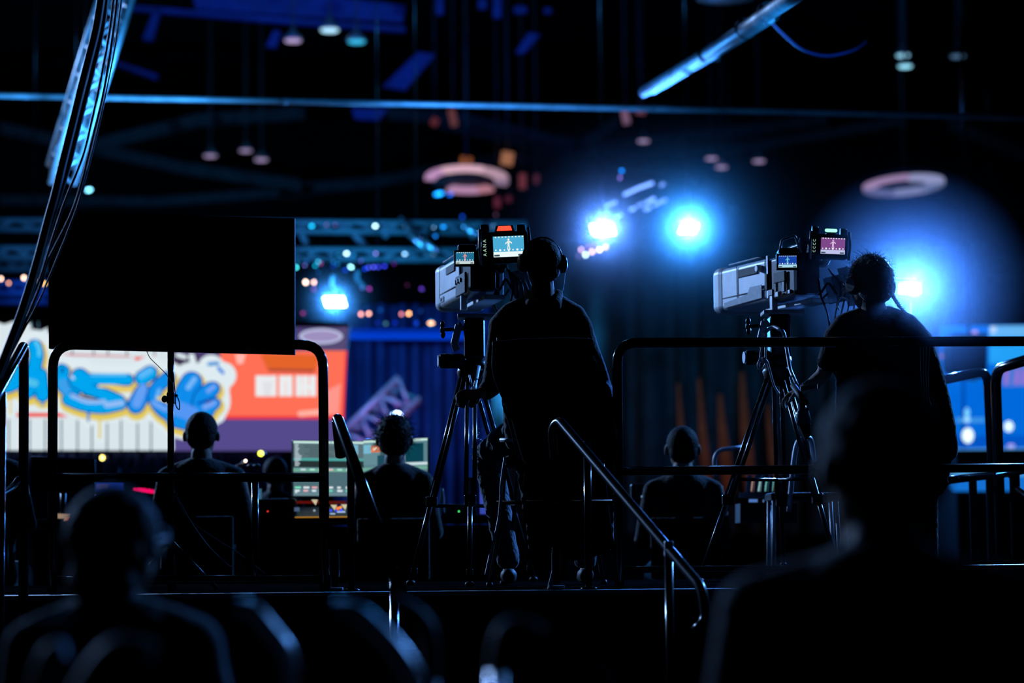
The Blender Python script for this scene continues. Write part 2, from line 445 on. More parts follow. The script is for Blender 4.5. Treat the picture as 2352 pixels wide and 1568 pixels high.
def screen_art(M, w, h, back, band, fig, parent, dots=7, name='picture'):
    """little stage picture on a screen: backdrop, row of lamps, bright floor, figure"""
    mb = MB()
    def q(x0, z0, x1, z1, m, k=0):
        mb.quad([M @ Vector((x, -.0006 * k, z)) for x, z in ((x0, z0), (x1, z0), (x1, z1), (x0, z1))], m)
    q(-w / 2, -h / 2, w / 2, h / 2, back)
    q(-w / 2, -h / 2, w / 2, -h * .25, band, 1)
    q(-w * .48, -h * .47, -w * .3, -h * .38, emit((60, 80, 90), 1), 2)
    q(w * .3, -h * .47, w * .46, -h * .38, emit((60, 80, 90), 1), 2)
    for i in range(9):
        x = -w * .44 + i * w * .11
        q(x, h * .43, x + w * .05, h * .49, emit((230, 240, 240), 1), 1)
    mb.quad([M @ Vector((w * .005 + h * .05 * math.cos(R(a)), -.0012, h * .33 + h * .06 * math.sin(R(a)))) for a in range(0, 360, 40)], fig)
    for pl in (((-.035, .26), (.04, .27), (.03, .02), (-.03, .0)), ((-.03, .26), (-.03, .2), (-.1, .1), (-.115, .15)), ((.04, .27), (.035, .2), (.11, .12), (.12, .18)), ((-.03, .03), (.0, .03), (-.03, -.16), (-.055, -.14)), ((.0, .03), (.03, .04), (.06, -.15), (.03, -.17)), ((-.02, -.2), (.03, -.2), (.02, -.3), (-.01, -.3))):
        mb.quad([M @ Vector((w * x, -.0012, h * z)) for x, z in pl], fig)
    for i in range(dots):
        x = -w * .42 + i * w * .84 / (dots - 1); r = h * .045 * (1.3 if i % 2 else .9)
        mb.quad([M @ Vector((x + r * math.cos(a), -.0018, -h * .17 + r * math.sin(a))) for a in [R(45 * j) for j in range(8)]], emit((230, 245, 255), 1))
    return mb.build(name, None, parent, normals=False)

def broadcast_camera(label, O, yaw, yaw_vf, tally, vf, small, variant):
    """O: rear end of the lens box, lower left corner region; local y is the shooting direction"""
    M = frame(O, yaw); t = thing('broadcast_camera', label, 'video camera', O)
    L = lambda x, y, z: M @ Vector((x, y, z))
    rm = M.to_3x3()
    # lens box
    lens = loft([(0, .215, .20, .02, .10, .04), (.02, .225, .21, .022, .10, .04), (.46, .235, .215, .024, .10, .04), (.5, .235, .215, .024, .10, .04)], M, SILV).build('box_lens', None, t)
    loft([(.5, .24, .22, .03, .10, .04), (.53, .25, .235, .035, .10, .04), (.58, .25, .235, .035, .10, .04), (.60, .235, .22, .03, .10, .04)], M, SILV).build('lens_hood', None, lens)
    MB().lathe([(.09, 0), (.088, .012), (.07, .004)], L(.10, .60, .04), rm @ Vector((0, 1, 0)), None, 28).build('front_glass', mat('lens_glass', (.02, .02, .03), .05, 0, .8), lens)
    MB().box(L(-.0185, .25, -.005 if variant else .0), (.003, .49, .004), rm).build('seam', BLACK, lens)
    MB().box(L(-.0185, .2, .10), (.004, .22, .038), rm, bev=.001).build('recess', BLACK, lens)
    if variant:
        MB().prism([L(-.019, .47, -.055), L(-.019, .04, -.045), L(-.019, .04, .02), L(-.019, .17, .02), L(-.019, .2, -.012), L(-.019, .47, -.03)], rm @ Vector((-.002, 0, 0))).build('side_band', SILVD, lens)
        MB().lathe([(.018, 0), (.018, .02), (.015, .024)], L(-.017, .055, .1), rm @ Vector((-1, 0, 0))).build('knob', SILV, lens)
        MB().box(L(-.019, .32, .04), (.003, .004, .20), rm).build('seam', BLACK, lens)
    else:
        MB().box(L(-.019, .44, -.03), (.003, .12, .026), rm).build('sticker', WHITEP, lens)
        text_on('10x9', M @ Matrix.Translation((-.021, .44, -.03)) @ Matrix.Rotation(R(-90), 4, 'Z') @ Matrix.Rotation(R(90), 4, 'X'), .024, BLACK, lens)
    MB().tube([L(-.012, 0.0, .15), L(-.012, .1, .158), L(-.012, .42, .158)], .004).build('top_trim', SILVD, lens)
    # camera body
    bc = .035 if not variant else .03
    mb = loft([(-.36, .12, .19, .015, bc, .035), (-.34, .13, .205, .02, bc, .035), (-.02, .15, .215, .02, bc + .04, .035), (0, .18, .22, .02, .10, .038)], M, PLAST)
    body = mb.build('body', None, t)
    if not variant: MB().box(L(bc - .073, -.19, -.02), (.012, .24, .10), rm, bev=.004).build('side_panel', RUBB, body)
    for k in range(0 if variant else 3):
        MB().lathe([(.011, 0), (.011, .012)], L(bc - .076, -.1 - k * .06, .0), rm @ Vector((-1, 0, 0)), None, 14).build('connector', ALUM, body)
    if variant:
        for (yy, zz, sy, sz, mm) in ((-.10, -.035, .05, .03, SILVD), (-.17, -.05, .035, .025, ALUM), (-.24, -.02, .03, .05, SILVD), (-.30, -.05, .025, .02, ALUM), (-.06, .02, .02, .08, BLACK), (-.2, .03, .12, .05, RUBB)):
            MB().box(L(bc - .068, yy, zz), (.012, sy, sz), rm, bev=.003).build('side_fitting', mm, body)
    MB().tube(bend([L(.09, -.02, .14), L(.09, -.03, .185), L(.09, -.26, .195), L(.09, -.30, .14)], .03), .014, seg=10).build('carry_handle', PLAST, body)
    MB().box(L(-.012, -.02, .05), (.012, .02, .21), rm, bev=.003).build('clamp_plate', ALUM, body)
    MB().box(L(.0, -.05, -.08), (.03, .03, .10), rm, bev=.003).build('support_arm', ALUM, body)
    mb = MB().tube(bend([L(.1, -.2, -.02), L(.13, -.28, -.06), L(.15, -.33, .0), L(.18, -.36, -.06)], .02), .006)
    mb.tube(bend([L(.12, -.1, -.05), L(.16, -.2, -.09), L(.19, -.3, -.03)], .02), .005)
    mb.build('body_cable', RUBB, body)
    # small side screen
    sx, sz = (-.055, .085) if not variant else (-.088, .082)
    rs = Matrix.Rotation(R(-yaw), 4, 'Z'); SM = M @ Matrix.Translation((sx, -.38, sz)) @ rs
    ss = MB().box(SM @ Vector((0, 0, 0)), (.105, .02, .078), SM.to_3x3(), bev=.004).build('side_screen', PLAST, t)
    screen_art(SM @ Matrix.Translation((0, -.0115, 0)), .086, .056, small[0], small[1], small[2], ss)
    MB().box(SM @ Vector((.01, .07, .045)), (.09, .12, .05), SM.to_3x3(), bev=.01).build('screen_hood', PLAST, t)
    MB().tube([SM @ Vector((.03, .02, 0)), L(bc, -.3, .06)], .012).build('screen_arm', PLAST, t)
    # viewfinder
    V = M @ (Matrix.Translation((.125, -.44, .13)) if not variant else Matrix.Translation((.105, -.44, .152))) @ Matrix.Rotation(R(yaw_vf), 4, 'Z') @ Matrix.Rotation(R(-2 if not variant else 3), 4, 'Y') @ Matrix.Scale(1 if not variant else .78, 4); vm = V.to_3x3()
    W = lambda x, y, z: V @ Vector((x, y, z))
    v = loft([(-.02, .215, .15, .012, 0, 0), (.05, .21, .145, .014, 0, 0), (.10, .15, .12, .014, 0, 0)], V, PLAST).build('viewfinder', None, t)
    screen_art(V @ Matrix.Translation((.018, -.0215, .004)), .145, .098, vf[0], vf[1], vf[2], v)
    MB().box(W(-.095, -.024, 0), (.028, .01, .15), vm, bev=.003).build('button_strip', BLACK, v)
    text_on(' '.join('AANA') if not variant else ' '.join('CCCC'), V @ Matrix.Translation((-.094, -.031, .0)) @ Matrix.Rotation(R(90), 4, 'X') @ Matrix.Rotation(R(90), 4, 'Z'), .022, emit((170, 210, 190), .9), v, 'button_icons')
    MB().tube(bend([W(-.115, -.02, -.08), W(-.12, -.03, .0), W(-.115, -.02, .09)], .02), .007).build('side_handle', ALUM, v)
    MB().tube(bend([W(.115, -.02, -.08), W(.12, -.03, .0), W(.115, -.02, .09)], .02), .007).build('side_handle', RUBB, v)
    MB().tube([W(-.11, .0, .095), W(-.07, .0, .095)], .022).build('tilt_knob', PLAST, v); MB().tube([W(.06, .0, .09), W(.10, .0, .09)], .02).build('tilt_knob', PLAST, v)
    if not variant:
        tl = MB().prism([W(-.045, -.02, .075), W(.05, -.02, .075), W(.042, -.02, .105), (W(-.037, -.02, .105))], vm @ Vector((0, .03, 0))).build('tally_housing', PLAST, v)
        MB().prism([W(-.034, -.024, .08), W(.038, -.024, .08), W(.031, -.024, .101), (W(-.027, -.024, .101))], vm @ Vector((0, .004, 0))).build('tally_light', tally, tl)
    else:
        tl = MB().box(W(.005, .0, .078), (.06, .03, .02), vm, bev=.005).build('tally_housing', PLAST, v)
        MB().box(W(.005, -.012, .099), (.075, .02, .020), vm, bev=.007).build('tally_light', tally, tl)
    if variant:
        MB().prism([W(-.21, .02, -.14), W(-.15, .02, -.15), W(-.125, .02, .06), W(-.15, .02, .09), W(-.18, .02, .05)], vm @ Vector((0, .012, 0))).build('side_bracket', SILVD, v)
        MB().tube(bend([W(-.30, .0, -.05), W(-.29, .0, .03), W(-.21, .0, .06), W(-.17, .0, -.04)], .01), .006).build('grab_loop', ALUM, v)
    MB().tube(bend([W(0, .08, -.05), W(-.02, .14, -.10), L(.09, -.2, .17)], .03), .018).build('viewfinder_arm', ALUM if variant else PLAST, t)
    # balance plate under the body
    MB().box(L(.09, -.12, -.095), (.10, .5, .022), rm, bev=.004).build('quick_release_plate', ALUM, t)
    # talkback box and papers at the rear
    MB().box(L(.21, -.30, -.03), (.07, .10, .13), rm @ Euler((0, R(-14), 0)).to_matrix(), bev=.006).build('control_box', SILVD, t)
    MB().box(L(.255, -.33, -.02), (.012, .09, .19), rm @ Euler((0, R(-17), 0)).to_matrix(), bev=.003).build('cue_card', SILVD, t)
    mb = MB()
    for q in range(4):
        mb.tube(curve([L(.15 + q * .012, -.34, .06 - q * .02), L(.17 + q * .02, -.42, -.04), L(.16 + q * .03, -.38, -.16), L(.2, -.3, -.24)]), .0045)
    mb.build('cable_loom', RUBB, t)
    return t, M

O1 = P(1060, 654, 11.75)
BLK = emit((35, 70, 110), 1)
cam1, M1 = broadcast_camera('nearer-centre broadcast camera with red tally light and tall grey lens box', O1, 12, -10, emit((255, 60, 40), 2.4),
                 (emit((70, 165, 205), 1.1), emit((225, 240, 240), 1.1), emit((225, 230, 220), 1.1)),
                 (emit((30, 110, 145), 1), emit((200, 215, 215), 1), emit((240, 150, 150), 1)), False)
O2 = P(1766, 661, 11.7)
cam2, M2 = broadcast_camera('broadcast camera with green tally light and long side-lit grey lens box', O2, 20, -22, emit((150, 255, 200), 1.6),
                 (emit((125, 70, 135), 1), emit((190, 195, 235), 1), emit((225, 190, 230), 1)),
                 (emit((20, 65, 165), 1), emit((165, 215, 235), 1), emit((110, 200, 220), 1)), True)
cam1['label'] = 'broadcast camera with red tally light beside the hooded coat operator'

def tripod(label, head, T, feet, mid, variant):
    """head: world point of fluid head centre; T apex; feet list of foot points"""
    t = thing('camera_tripod', label, 'tripod', (T.x, T.y, 1.0))
    h = head
    # fluid head with drag cylinder
    MB().box(h + Vector((.02, 0, .17)), (.20, .16, .02), bev=.004).build('head_plate', ALUM, t)
    MB().box(h + Vector((.0, 0, .06)), (.10, .15, .20), bev=.015).build('fluid_head', PLAST, t)
    d = MB().lathe([(.03, 0), (.036, .01), (.036, .11), (.03, .12)], h + Vector((-.05, -.02, -.045)), (-1, -.15, 0)).build('drag_drum', PLAST, t)
    MB().lathe([(.028, 0), (.028, .006)], h + Vector((-.17, -.038, -.045)), (-1, -.15, 0)).build('drum_cap', ALUM, d)
    MB().tube([h + Vector((-.04, -.03, .11)), h + Vector((-.15, -.04, .105))], .009).ball(h + Vector((-.152, -.04, .13)), (.012, .012, .02)).ball(h + Vector((-.155, -.04, .105)), (.01, .012, .022)).ball(h + Vector((-.15, -.04, .083)), (.012, .012, .02)).build('lock_lever', PLAST, t)
    mb = MB().box(h + Vector((-.085, -.05, .08)), (.035, .02, .10), Euler((0, R(14), 0)).to_matrix(), bev=.004)
    mb.box(h + Vector((-.09, -.05, .02)), (.035, .02, .035), Euler((0, R(-20), 0)).to_matrix(), bev=.004).box(h + Vector((-.06, -.05, .12)), (.014, .02, .05), Euler((0, R(-35), 0)).to_matrix(), bev=.003)
    mb.build('scale_plate', WHITEP, t)
    MB().lathe([(.055, .05), (.06, .02), (.045, -.02), (.03, -.07)], h + Vector((0, 0, -.09)), (0, 0, 1)).build('bowl', PLAST, t)
    # crown
    MB().lathe([(.06, 0), (.07, -.03), (.06, -.07), (.03, -.1)], T + Vector((0, 0, .06)), (0, 0, 1)).build('crown', PLAST, t)
    for f in feet:
        f = Vector(f); d = (f - T); side = d.cross(Vector((0, 0, 1))).normalized()
        top = T + Vector((d.x, d.y, 0)).normalized() * .05
        k = .60
        m_ = top.lerp(f, k)
        leg = MB().tube([top - side * .018, m_ - side * .02], .011).tube([top + side * .018, m_ + side * .02], .011).build('leg', BRONZE, t)
        MB().tube([top.lerp(f, .5), f + Vector((0, 0, .02))], .0125).build('lower_tube', BRONZE, leg)
        MB().box(m_, (.055, .04, .05), bev=.006).build('lock_collar', PLAST, leg)
        MB().box(top.lerp(f, .93), (.03, .03, .03), bev=.004).build('lower_collar', PLAST, leg)
        MB().ball(f + Vector((0, 0, .016)), (.022, .022, .014)).build('foot', RUBB, leg)
    c = sum((T.lerp(Vector(f), mid) for f in feet), Vector()) / len(feet)
    sp = MB()
    for f in feet: sp.tube([c, T.lerp(Vector(f), mid)], .009)
    sp.build('spreader', BRONZE, t)
    return t
dk = 1.0
h1 = P(1090, 808, 11.62)
tripod('black tripod with pale scale plate under the camera with the red tally', h1, P(1083, 868, 11.62),
       [down(943, 1300, 11.45, dk), down(1078, 1300, 10.85, dk), down(1225, 1300, 12.2, dk)], .62, False)
h2 = P(1790, 800, 11.6)
tripod('black tripod with slim glinting tubes under the camera with the green tally', h2, P(1785, 868, 11.6),
       [down(1606, 1300, 11.3, dk), down(1800, 1300, 12.3, dk), down(1930, 1300, 11.3, dk)], .50, True)
# pan bar of camera 1, held by the operator
t = thing('pan_handle', 'black pan bar with rubber grip held in the seated operator left hand', 'pan handle', P(1100, 850, 11.55))
MB().tube([P(1100, 842, 11.55), P(1090, 890, 11.3), P(1084, 925, 11.15)], .0085).build('bar', ALUM, t)
MB().tube([P(1078, 862, 11.5), P(1083, 884, 11.4)], .0045).build('clamp_pin', ALUM, t)
MB().tube([P(1088, 893, 11.28), P(1083, 930, 11.12)], .014).build('grip', RUBB, t)
t = thing('pan_handle', 'angled pan bar with a looped cable below the green tally camera', 'pan handle', P(1790, 800, 11.5))
MB().tube(bend([P(1755, 765, 11.5), P(1775, 748, 11.5), P(1800, 760, 11.4), P(1815, 850, 11.3), P(1845, 915, 11.1)], .03), .0085).build('bar', ALUM, t)
MB().tube([P(1750, 795, 11.5), P(1742, 850, 11.45)], .006).build('clamp_pin', ALUM, t)
MB().tube([P(1822, 885, 11.2), P(1850, 925, 11.05)], .015).build('grip', RUBB, t)
wire('cable', 'pale coiled cable looping under the green tally camera head', [P(x, y, 11.35) for x, y in ((1758, 790), (1757, 830), (1745, 828), (1741, 840), (1750, 848), (1758, 835), (1752, 822), (1762, 830), (1768, 850), (1778, 885), (1790, 905))], .005, ALUM)
wire('cable', 'black cable hanging behind the green tally camera body', PX([(1880, 640), (1886, 680), (1900, 720), (1905, 780), (1870, 860)], 11.3), .005)
wire('cable', 'black cable draped over the tripod head below the red tally camera', PX([(1135, 700), (1150, 740), (1130, 800), (1110, 850), (1098, 880)], 11.4), .005)
mb = thing('label_tag', 'pale clipped label strip beside the grey haired operator wrist', 'label', P(1862, 890, 11.0))
MB().prism([P(1839, 888, 11.0), P(1874, 883, 11.0), P(1874, 892, 11.0), P(1839, 898, 11.0)], (0, .01, 0)).build('strip', WHITEP, mb)
MB().prism([P(1878, 882, 11.0), P(1884, 882, 11.0), P(1884, 891, 11.0), P(1878, 892, 11.0)], (0, .01, 0)).build('clip', ALUM, mb)
t = thing('equipment_pouch', 'dark shiny bottle and pouch hung on the tripod by the right operator', 'pouch', P(1845, 960, 11.1))
MB().lathe([(.02, 0), (.02, .03), (.03, .04), (.036, .1)], P(1841, 925, 11.1), (.1, 0, -1)).build('bottle', mat('clear_bottle', (.3, .35, .4), .1, 0, .6), t)
MB().prism(PX([(1833, 945), (1856, 935), (1862, 1000), (1850, 1010), (1835, 975)], 11.08), (0, .05, 0)).build('pouch_body', PLAST, t)
# ------------------------------------------------------------------ people
def person(name, label, loc):
    return thing(name, label, 'person', loc)

def hand(mb, wrist, dirv, up, r=.0095, curl=.6, scale=1., mirror=1):
    """palm plus five bent fingers, along dirv; up is the back of the hand"""
    d = Vector(dirv).normalized(); u = (Vector(up) - d * Vector(up).dot(d)).normalized(); s = d.cross(u) * mirror
    w = Vector(wrist)
    for q in (-.028, -.01, .01, .028):
        mb.chain([w + s * q * .5, w + d * .09 * scale + s * q], [.014, .012], .6)
    lens = [.068, .078, .072, .055]
    for i, q in enumerate((-.032, -.011, .011, .031)):
        b = w + d * .088 * scale + s * q; L = lens[i] * scale
        p1 = b + (d * math.cos(curl * .6) - u * math.sin(curl * .6)) * L * .45
        p2 = p1 + (d * math.cos(curl * 1.6) - u * math.sin(curl * 1.6)) * L * .33
        p3 = p2 + (d * math.cos(curl * 2.4) - u * math.sin(curl * 2.4)) * L * .25
        mb.chain([b, p1, p2, p3], [r, r * .95, r * .88, r * .78], .5)
    b = w + d * .025 - s * .03
    mb.chain([b, b + d * .035 - s * .022 - u * .012, b + d * .06 - s * .022 - u * .028], [.013, .0105, .009], .5)

def head(mb, c, r, fwd, tilt=0., ears=True):
    """c centre, r half width; skull, jaw, nose, ears, eyes sockets; fwd unit direction of the face"""
    f = Vector(fwd).normalized(); s = f.cross(Vector((0, 0, 1))).normalized()
    c = Vector(c); z = Vector((0, 0, 1))
    rm = Matrix((s, f, z)).transposed()
    mb.ball(c + z * r * .25, (r, r * 1.18, r * 1.15), None, 3, rm)
    mb.ball(c - z * r * .45 + f * r * .25, (r * .78, r * .85, r * .95), None, 3, rm)
    mb.ball(c - z * r * .95 + f * r * .55, (r * .42, r * .42, r * .38), None, 2, rm)
    mb.chain([c + f * r * 1.12 + z * r * .12, c + f * r * 1.38 - z * r * .28], [r * .12, r * .18], .4)
    for q in (-1, 1):
        mb.ball(c + f * r * 1.02 + s * q * r * .36 + z * r * .22, (r * .2, r * .12, r * .1), None, 2, rm)
        mb.ball(c + f * r * .98 + s * q * r * .2 - z * r * .6, (r * .25, r * .2, r * .08), None, 2, rm)
        if ears: mb.ball(c + s * q * r * 1.04 - z * r * .12 - f * r * .05, (r * .14, r * .26, r * .38), None, 2, rm @ Matrix.Rotation(R(q * 20), 3, 'Z'))

def hair_cap(name, c, r, fwd, parent, m, bump=.01, low=.2, k=1.08, scale=.03):
    f = Vector(fwd).normalized(); s = f.cross(Vector((0, 0, 1))).normalized(); z = Vector((0, 0, 1)); rm = Matrix((s, f, z)).transposed()
    mb = MB(); mb.ball(Vector(c) + z * r * .3 - f * r * .05, (r * k, r * k * 1.15, r * k * 1.14), None, 4, rm)
    mb.ball(Vector(c) - z * r * low - f * r * .35, (r * k * .9, r * k * .75, r * .8), None, 4, rm)
    o = mb.build(name, m, parent); fuse(o, .008, 2)
    if bump: wrinkle(o, scale, bump)
    return o

def locks(name, c, r, parent, m, n, spread, length, rr=.0012, seed=1, cone=None, fwd=(0, 1, 0)):
    """short loose strands standing off a head"""
    rnd = random.Random(seed); mb = MB(); c = Vector(c)
    for i in range(n):
        while True:
            d = Vector((rnd.uniform(-1, 1), rnd.uniform(-1, 1), rnd.uniform(-.5, 1)))
            if .2 < d.length < 1 and (cone is None or cone(d.normalized())): break
        d.normalize(); b = c + Vector((d.x * r, d.y * r * 1.12, d.z * r * 1.15 + r * .25))
        bendv = Vector((rnd.uniform(-1, 1), rnd.uniform(-1, 1), rnd.uniform(-1, .5))) * spread
        L = length * rnd.uniform(.5, 1.2)
        mb.tube([b, b + d * L * .5, b + d * L * .8 + bendv * L * .6, b + d * L + bendv * L], [rr, rr, rr * .8, rr * .3], seg=4)
    return mb.build(name, m, parent)

def limb(mb, pts, rads): return mb.chain(pts, rads, .5)

# ---- seated operator at centre (black hooded coat, headset)
Y = 11.15; k = S(Y)
base = down(1270, 1330, Y, 1.0)
p1 = person('camera_operator', 'person in a dark hooded coat and headset seated behind the red tally camera', base)
hc = P(1246, 607, Y); hr = 40 * k
fw = Vector((-.25, .97, 0)).normalized()
mb = MB(); head(mb, hc, hr, fw)
limb(mb, [P(1246, 640, Y - .01), P(1247, 690, Y - .03)], [.052, .062])
hip = P(1262, 985, Y + .03)
limb(mb, [P(1247, 700, Y), P(1245, 780, Y), P(1250, 880, Y), hip], [(.10, .08, .07), (.17, .105, .12), (.155, .10, .12), (.17, .12, .10)])
shL, shR = P(1163, 742, Y), P(1328, 742, Y)
limb(mb, [shL, P(1150, 830, Y + .05), P(1135, 880, Y + .12)], [.058, .048, .042])
limb(mb, [P(1135, 880, Y + .12), P(1112, 900, Y + .1), P(1098, 904, Y + .04)], [.04, .032, .026])
hand(mb, P(1101, 903, Y + .05), (P(1078, 905, Y - .0) - P(1101, 903, Y + .05)), (-.2, -.8, .6), curl=.8)
limb(mb, [shR, P(1368, 850, Y + .02), P(1388, 900, Y + .06)], [.058, .05, .045])
limb(mb, [P(1388, 900, Y + .06), P(1340, 905, Y + .3), P(1300, 890, Y + .42)], [.042, .034, .026])
hand(mb, P(1300, 890, Y + .42), (-.5, .8, .1), (0, 0, 1), curl=.7, mirror=-1)
for s, kx, fx, ft in ((-1, 1120, 1150, 1168), (1, 1380, 1352, 1345)):
    kn = P(kx, 1052, Y + .33)
    limb(mb, [hip + Vector((s * .09, 0, 0)), kn], [.085, .06]); an = down(ft, 1290, Y + .2, 1.10)
    limb(mb, [kn, kn.lerp(an, .4), an], [.055, .052, .036]); limb(mb, [an + Vector((0, -.03, -.05)), an + Vector((0, .16, -.068))], [.036, .03])
o = mb.build('body', SKIN, p1); fuse(o, .0075, 2)
# coat
mb = MB()
limb(mb, [P(1247, 688, Y), P(1246, 722, Y), P(1245, 775, Y), P(1252, 860, Y), P(1262, 940, Y), P(1290, 1010, Y)],
     [(.082, .075, .04), (.155, .11, .06), (.205, .13, .08), (.20, .14, .1), (.23, .15, .12), (.275, .16, .12)])
limb(mb, [P(1225, 690, Y), P(1175, 722, Y), P(1153, 750, Y)], [.05, .06, .066]); limb(mb, [P(1268, 690, Y), P(1318, 725, Y), P(1333, 755, Y)], [.05, .06, .064])
limb(mb, [P(1155, 755, Y), P(1143, 830, Y + .05), P(1133, 880, Y + .12), P(1118, 898, Y + .1)], [.066, .062, .056, .045])
limb(mb, [P(1332, 760, Y), P(1362, 850, Y + .02), P(1384, 910, Y + .06), P(1345, 910, Y + .28)], [.064, .066, .062, .05])
limb(mb, [P(1378, 900, Y), P(1395, 1000, Y), P(1398, 1080, Y)], [.06, .07, .05])
limb(mb, [P(1295, 1010, Y), P(1305, 1120, Y), P(1310, 1240, Y)], [(.27, .15, .1), (.235, .13, .1), (.215, .11, .1)])
o = mb.build('hooded_coat', CLOTH, p1); fuse(o, .010, 5); wrinkle(o, .14, .012)
mb = MB().chain([P(1215, 676, Y + .0), P(1222, 700, Y - .08), P(1248, 712, Y - .11), P(1275, 700, Y - .08), P(1282, 676, Y)], [.026, .032, .036, .032, .026], .4)
o = mb.build('hood', CLOTH, p1); fuse(o, .008, 4)
mb = MB().tube(PX([(1142, 775, Y - .08), (1150, 840, Y - .12), (1155, 930, Y - .13), (1175, 990, Y - .13), (1190, 1060, Y - .12)], Y), .004)
mb.build('seam_piping', mat('piping', (.06, .08, .09), .6), p1)
hair_cap('hair', hc, hr, fw, p1, HAIRD, .006, .35, 1.06)
locks('loose_hair', hc, hr * 1.04, p1, HAIRD, 260, .5, .016, .0009, 3)
# jeans, shoes
mb = MB()
for s, kx, ft in ((-1, 1120, 1168), (1, 1380, 1345)):
    kn = P(kx, 1050, Y + .33); an = down(ft, 1290, Y + .2, 1.12)
    limb(mb, [hip + Vector((s * .09, 0, 0)), hip.lerp(kn, .5) + Vector((s * .06, 0, 0.0)), kn], [.098, .09, .076])
    limb(mb, [kn, kn.lerp(an, .45), an], [.075, .066, .055])
o = mb.build('ripped_jeans', JEANS, p1); fuse(o, .009, 3); wrinkle(o, .035, .014)
rnd = random.Random(5); mb = MB()
for i in range(46):
    a = P(1085 + rnd.uniform(0, 24), 985 + i * 2.6, Y + .30); mb.tube([a, a + Vector((rnd.uniform(-.02, .005), -.02, rnd.uniform(-.012, .012)))], .0014, seg=4)
mb.build('frayed_threads', mat('threads', (.4, .42, .45), .8), p1)
for ft in (1168, 1345):
    an = down(ft, 1290, Y + .2, 1.10)
    o = MB().chain([an + Vector((0, -.05, -.052)), an + Vector((0, .06, -.055)), an + Vector((0, .18, -.066))], [(.036, .045, .036), (.042, .05, .036), (.04, .05, .03)], .4).build('shoe', RUBB, p1); fuse(o, .008, 2)
# headset
sd = fw.cross(Vector((0, 0, 1))).normalized()
hs = thing('headset', 'black intercom headset on the seated operator with the hooded coat', 'headset', hc)
mb = MB().tube([hc + sd * math.cos(a) * hr * 1.17 + Vector((0, 0, 1)) * (hr * .2 + math.sin(a) * hr * 1.33) for a in [R(5 + 170 * i / 20) for i in range(21)]], .007, seg=8)
mb.build('headband', PLAST, hs)
for q in (-1, 1):
    ec = MB().lathe([(.036, 0), (.044, .008), (.042, .024), (.03, .034)], hc + sd * q * hr * 1.0 + Vector((0, 0, .004)), sd * q, None, 22).build('ear_cup', PLAST, hs)
    MB().lathe([(.038, -.006), (.042, .0), (.038, .006)], hc + sd * q * hr * 1.0 + Vector((0, 0, .004)), sd * q, None, 22).build('ear_pad', RUBB, ec)
MB().tube(curve([hc + sd * hr * 1.35 + Vector((0, 0, -.04)), hc + sd * hr * 1.2 + Vector((0, -.02, -.12)), hc + sd * hr * .9 + Vector((0, -.05, -.15)), P(1282, 730, Y - .1)]), .0016).build('headset_cord', ALUM, hs)

# high stool under the operator
t = thing('high_stool', 'tall black director stool under the operator in the dark coat', 'stool', down(1270, 1330, Y, 1.0))
mb = MB().box(hip + Vector((0, .02, -.15)), (.42, .36, .05), bev=.02); mb.build('seat', CLOTH, t)
zs = hip.z - .17
for (px, yy) in ((1160, -.17), (1380, -.17), (1190, .2), (1350, .2)):
    a = Vector((P(px, 1060, Y).x, Y + yy, zs)); b = Vector((a.x + (-.075 if px < 1270 else .075), a.y + (-.03 if yy < 0 else .03), 1.008))
    l = MB().tube(curve([a, a.lerp(b, .5) + Vector((.012 if px < 1270 else -.012, 0, 0)), b]), .0105, seg=10).build('leg', RAIL, t)
    MB().lathe([(.016, 0), (.014, .02)], b - Vector((0, 0, .007)), (0, 0, 1)).build('foot', RUBB, l)
bk = MB().prism(PX([(1131, 783), (1200, 776), (1355, 773), (1364, 782), (1367, 815), (1398, 893), (1430, 980), (1426, 1050), (1300, 1075), (1200, 1060), (1172, 965), (1150, 900), (1129, 850)], Y - .27), (0, .03, 0)).build('draped_backrest', CLOTH, t)
bk.modifiers.new('round', 'BEVEL').width = .012
MB().chain(PX([(1136, 790), (1200, 786), (1300, 783), (1357, 784)], Y - .275), [.014, .017, .017, .014], .5).build('padded_top', mat('brown_padding', (.03, .015, .01), .9, 0, .1, .2, 40), bk)
MB().tube(curve(PX([(1133, 785), (1132, 850), (1150, 905), (1175, 960), (1195, 1030), (1205, 1060)], Y - .285)), .0035).build('side_piping', mat('piping', (.06, .08, .09), .6), bk)
z2 = 1.0 + .38
for a, b in (((1140, -.2), (1400, -.2)), ((1140, -.2), (1180, .22)), ((1400, -.2), (1360, .22))):
    MB().tube([(P(a[0], 1000, Y).x + .01 * 0, Y + a[1], z2), (P(b[0], 1000, Y).x, Y + b[1], z2)], .009).build('footrest', mat('worn_bronze', (.25, .1, .04), .45, .5), t)
MB().tube([P(1150, 1010, Y - .04), P(1185, 1011, Y - .1)], .010).build('chrome_edge', ALUM, t)
MB().tube(curve([P(1160, 1050, Y - .2), P(1152, 1110, Y - .22), P(1146, 1190, Y - .23), P(1125, 1280, Y - .26), P(1116, 1322, Y - .27)]), .007).build('side_frame', ALUM, t)
MB().tube(curve([P(1213, 1030, Y - .2), P(1205, 1110, Y - .22), P(1207, 1230, Y - .23), P(1225, 1320, Y - .26)]), .006).build('side_frame', RAIL, t)

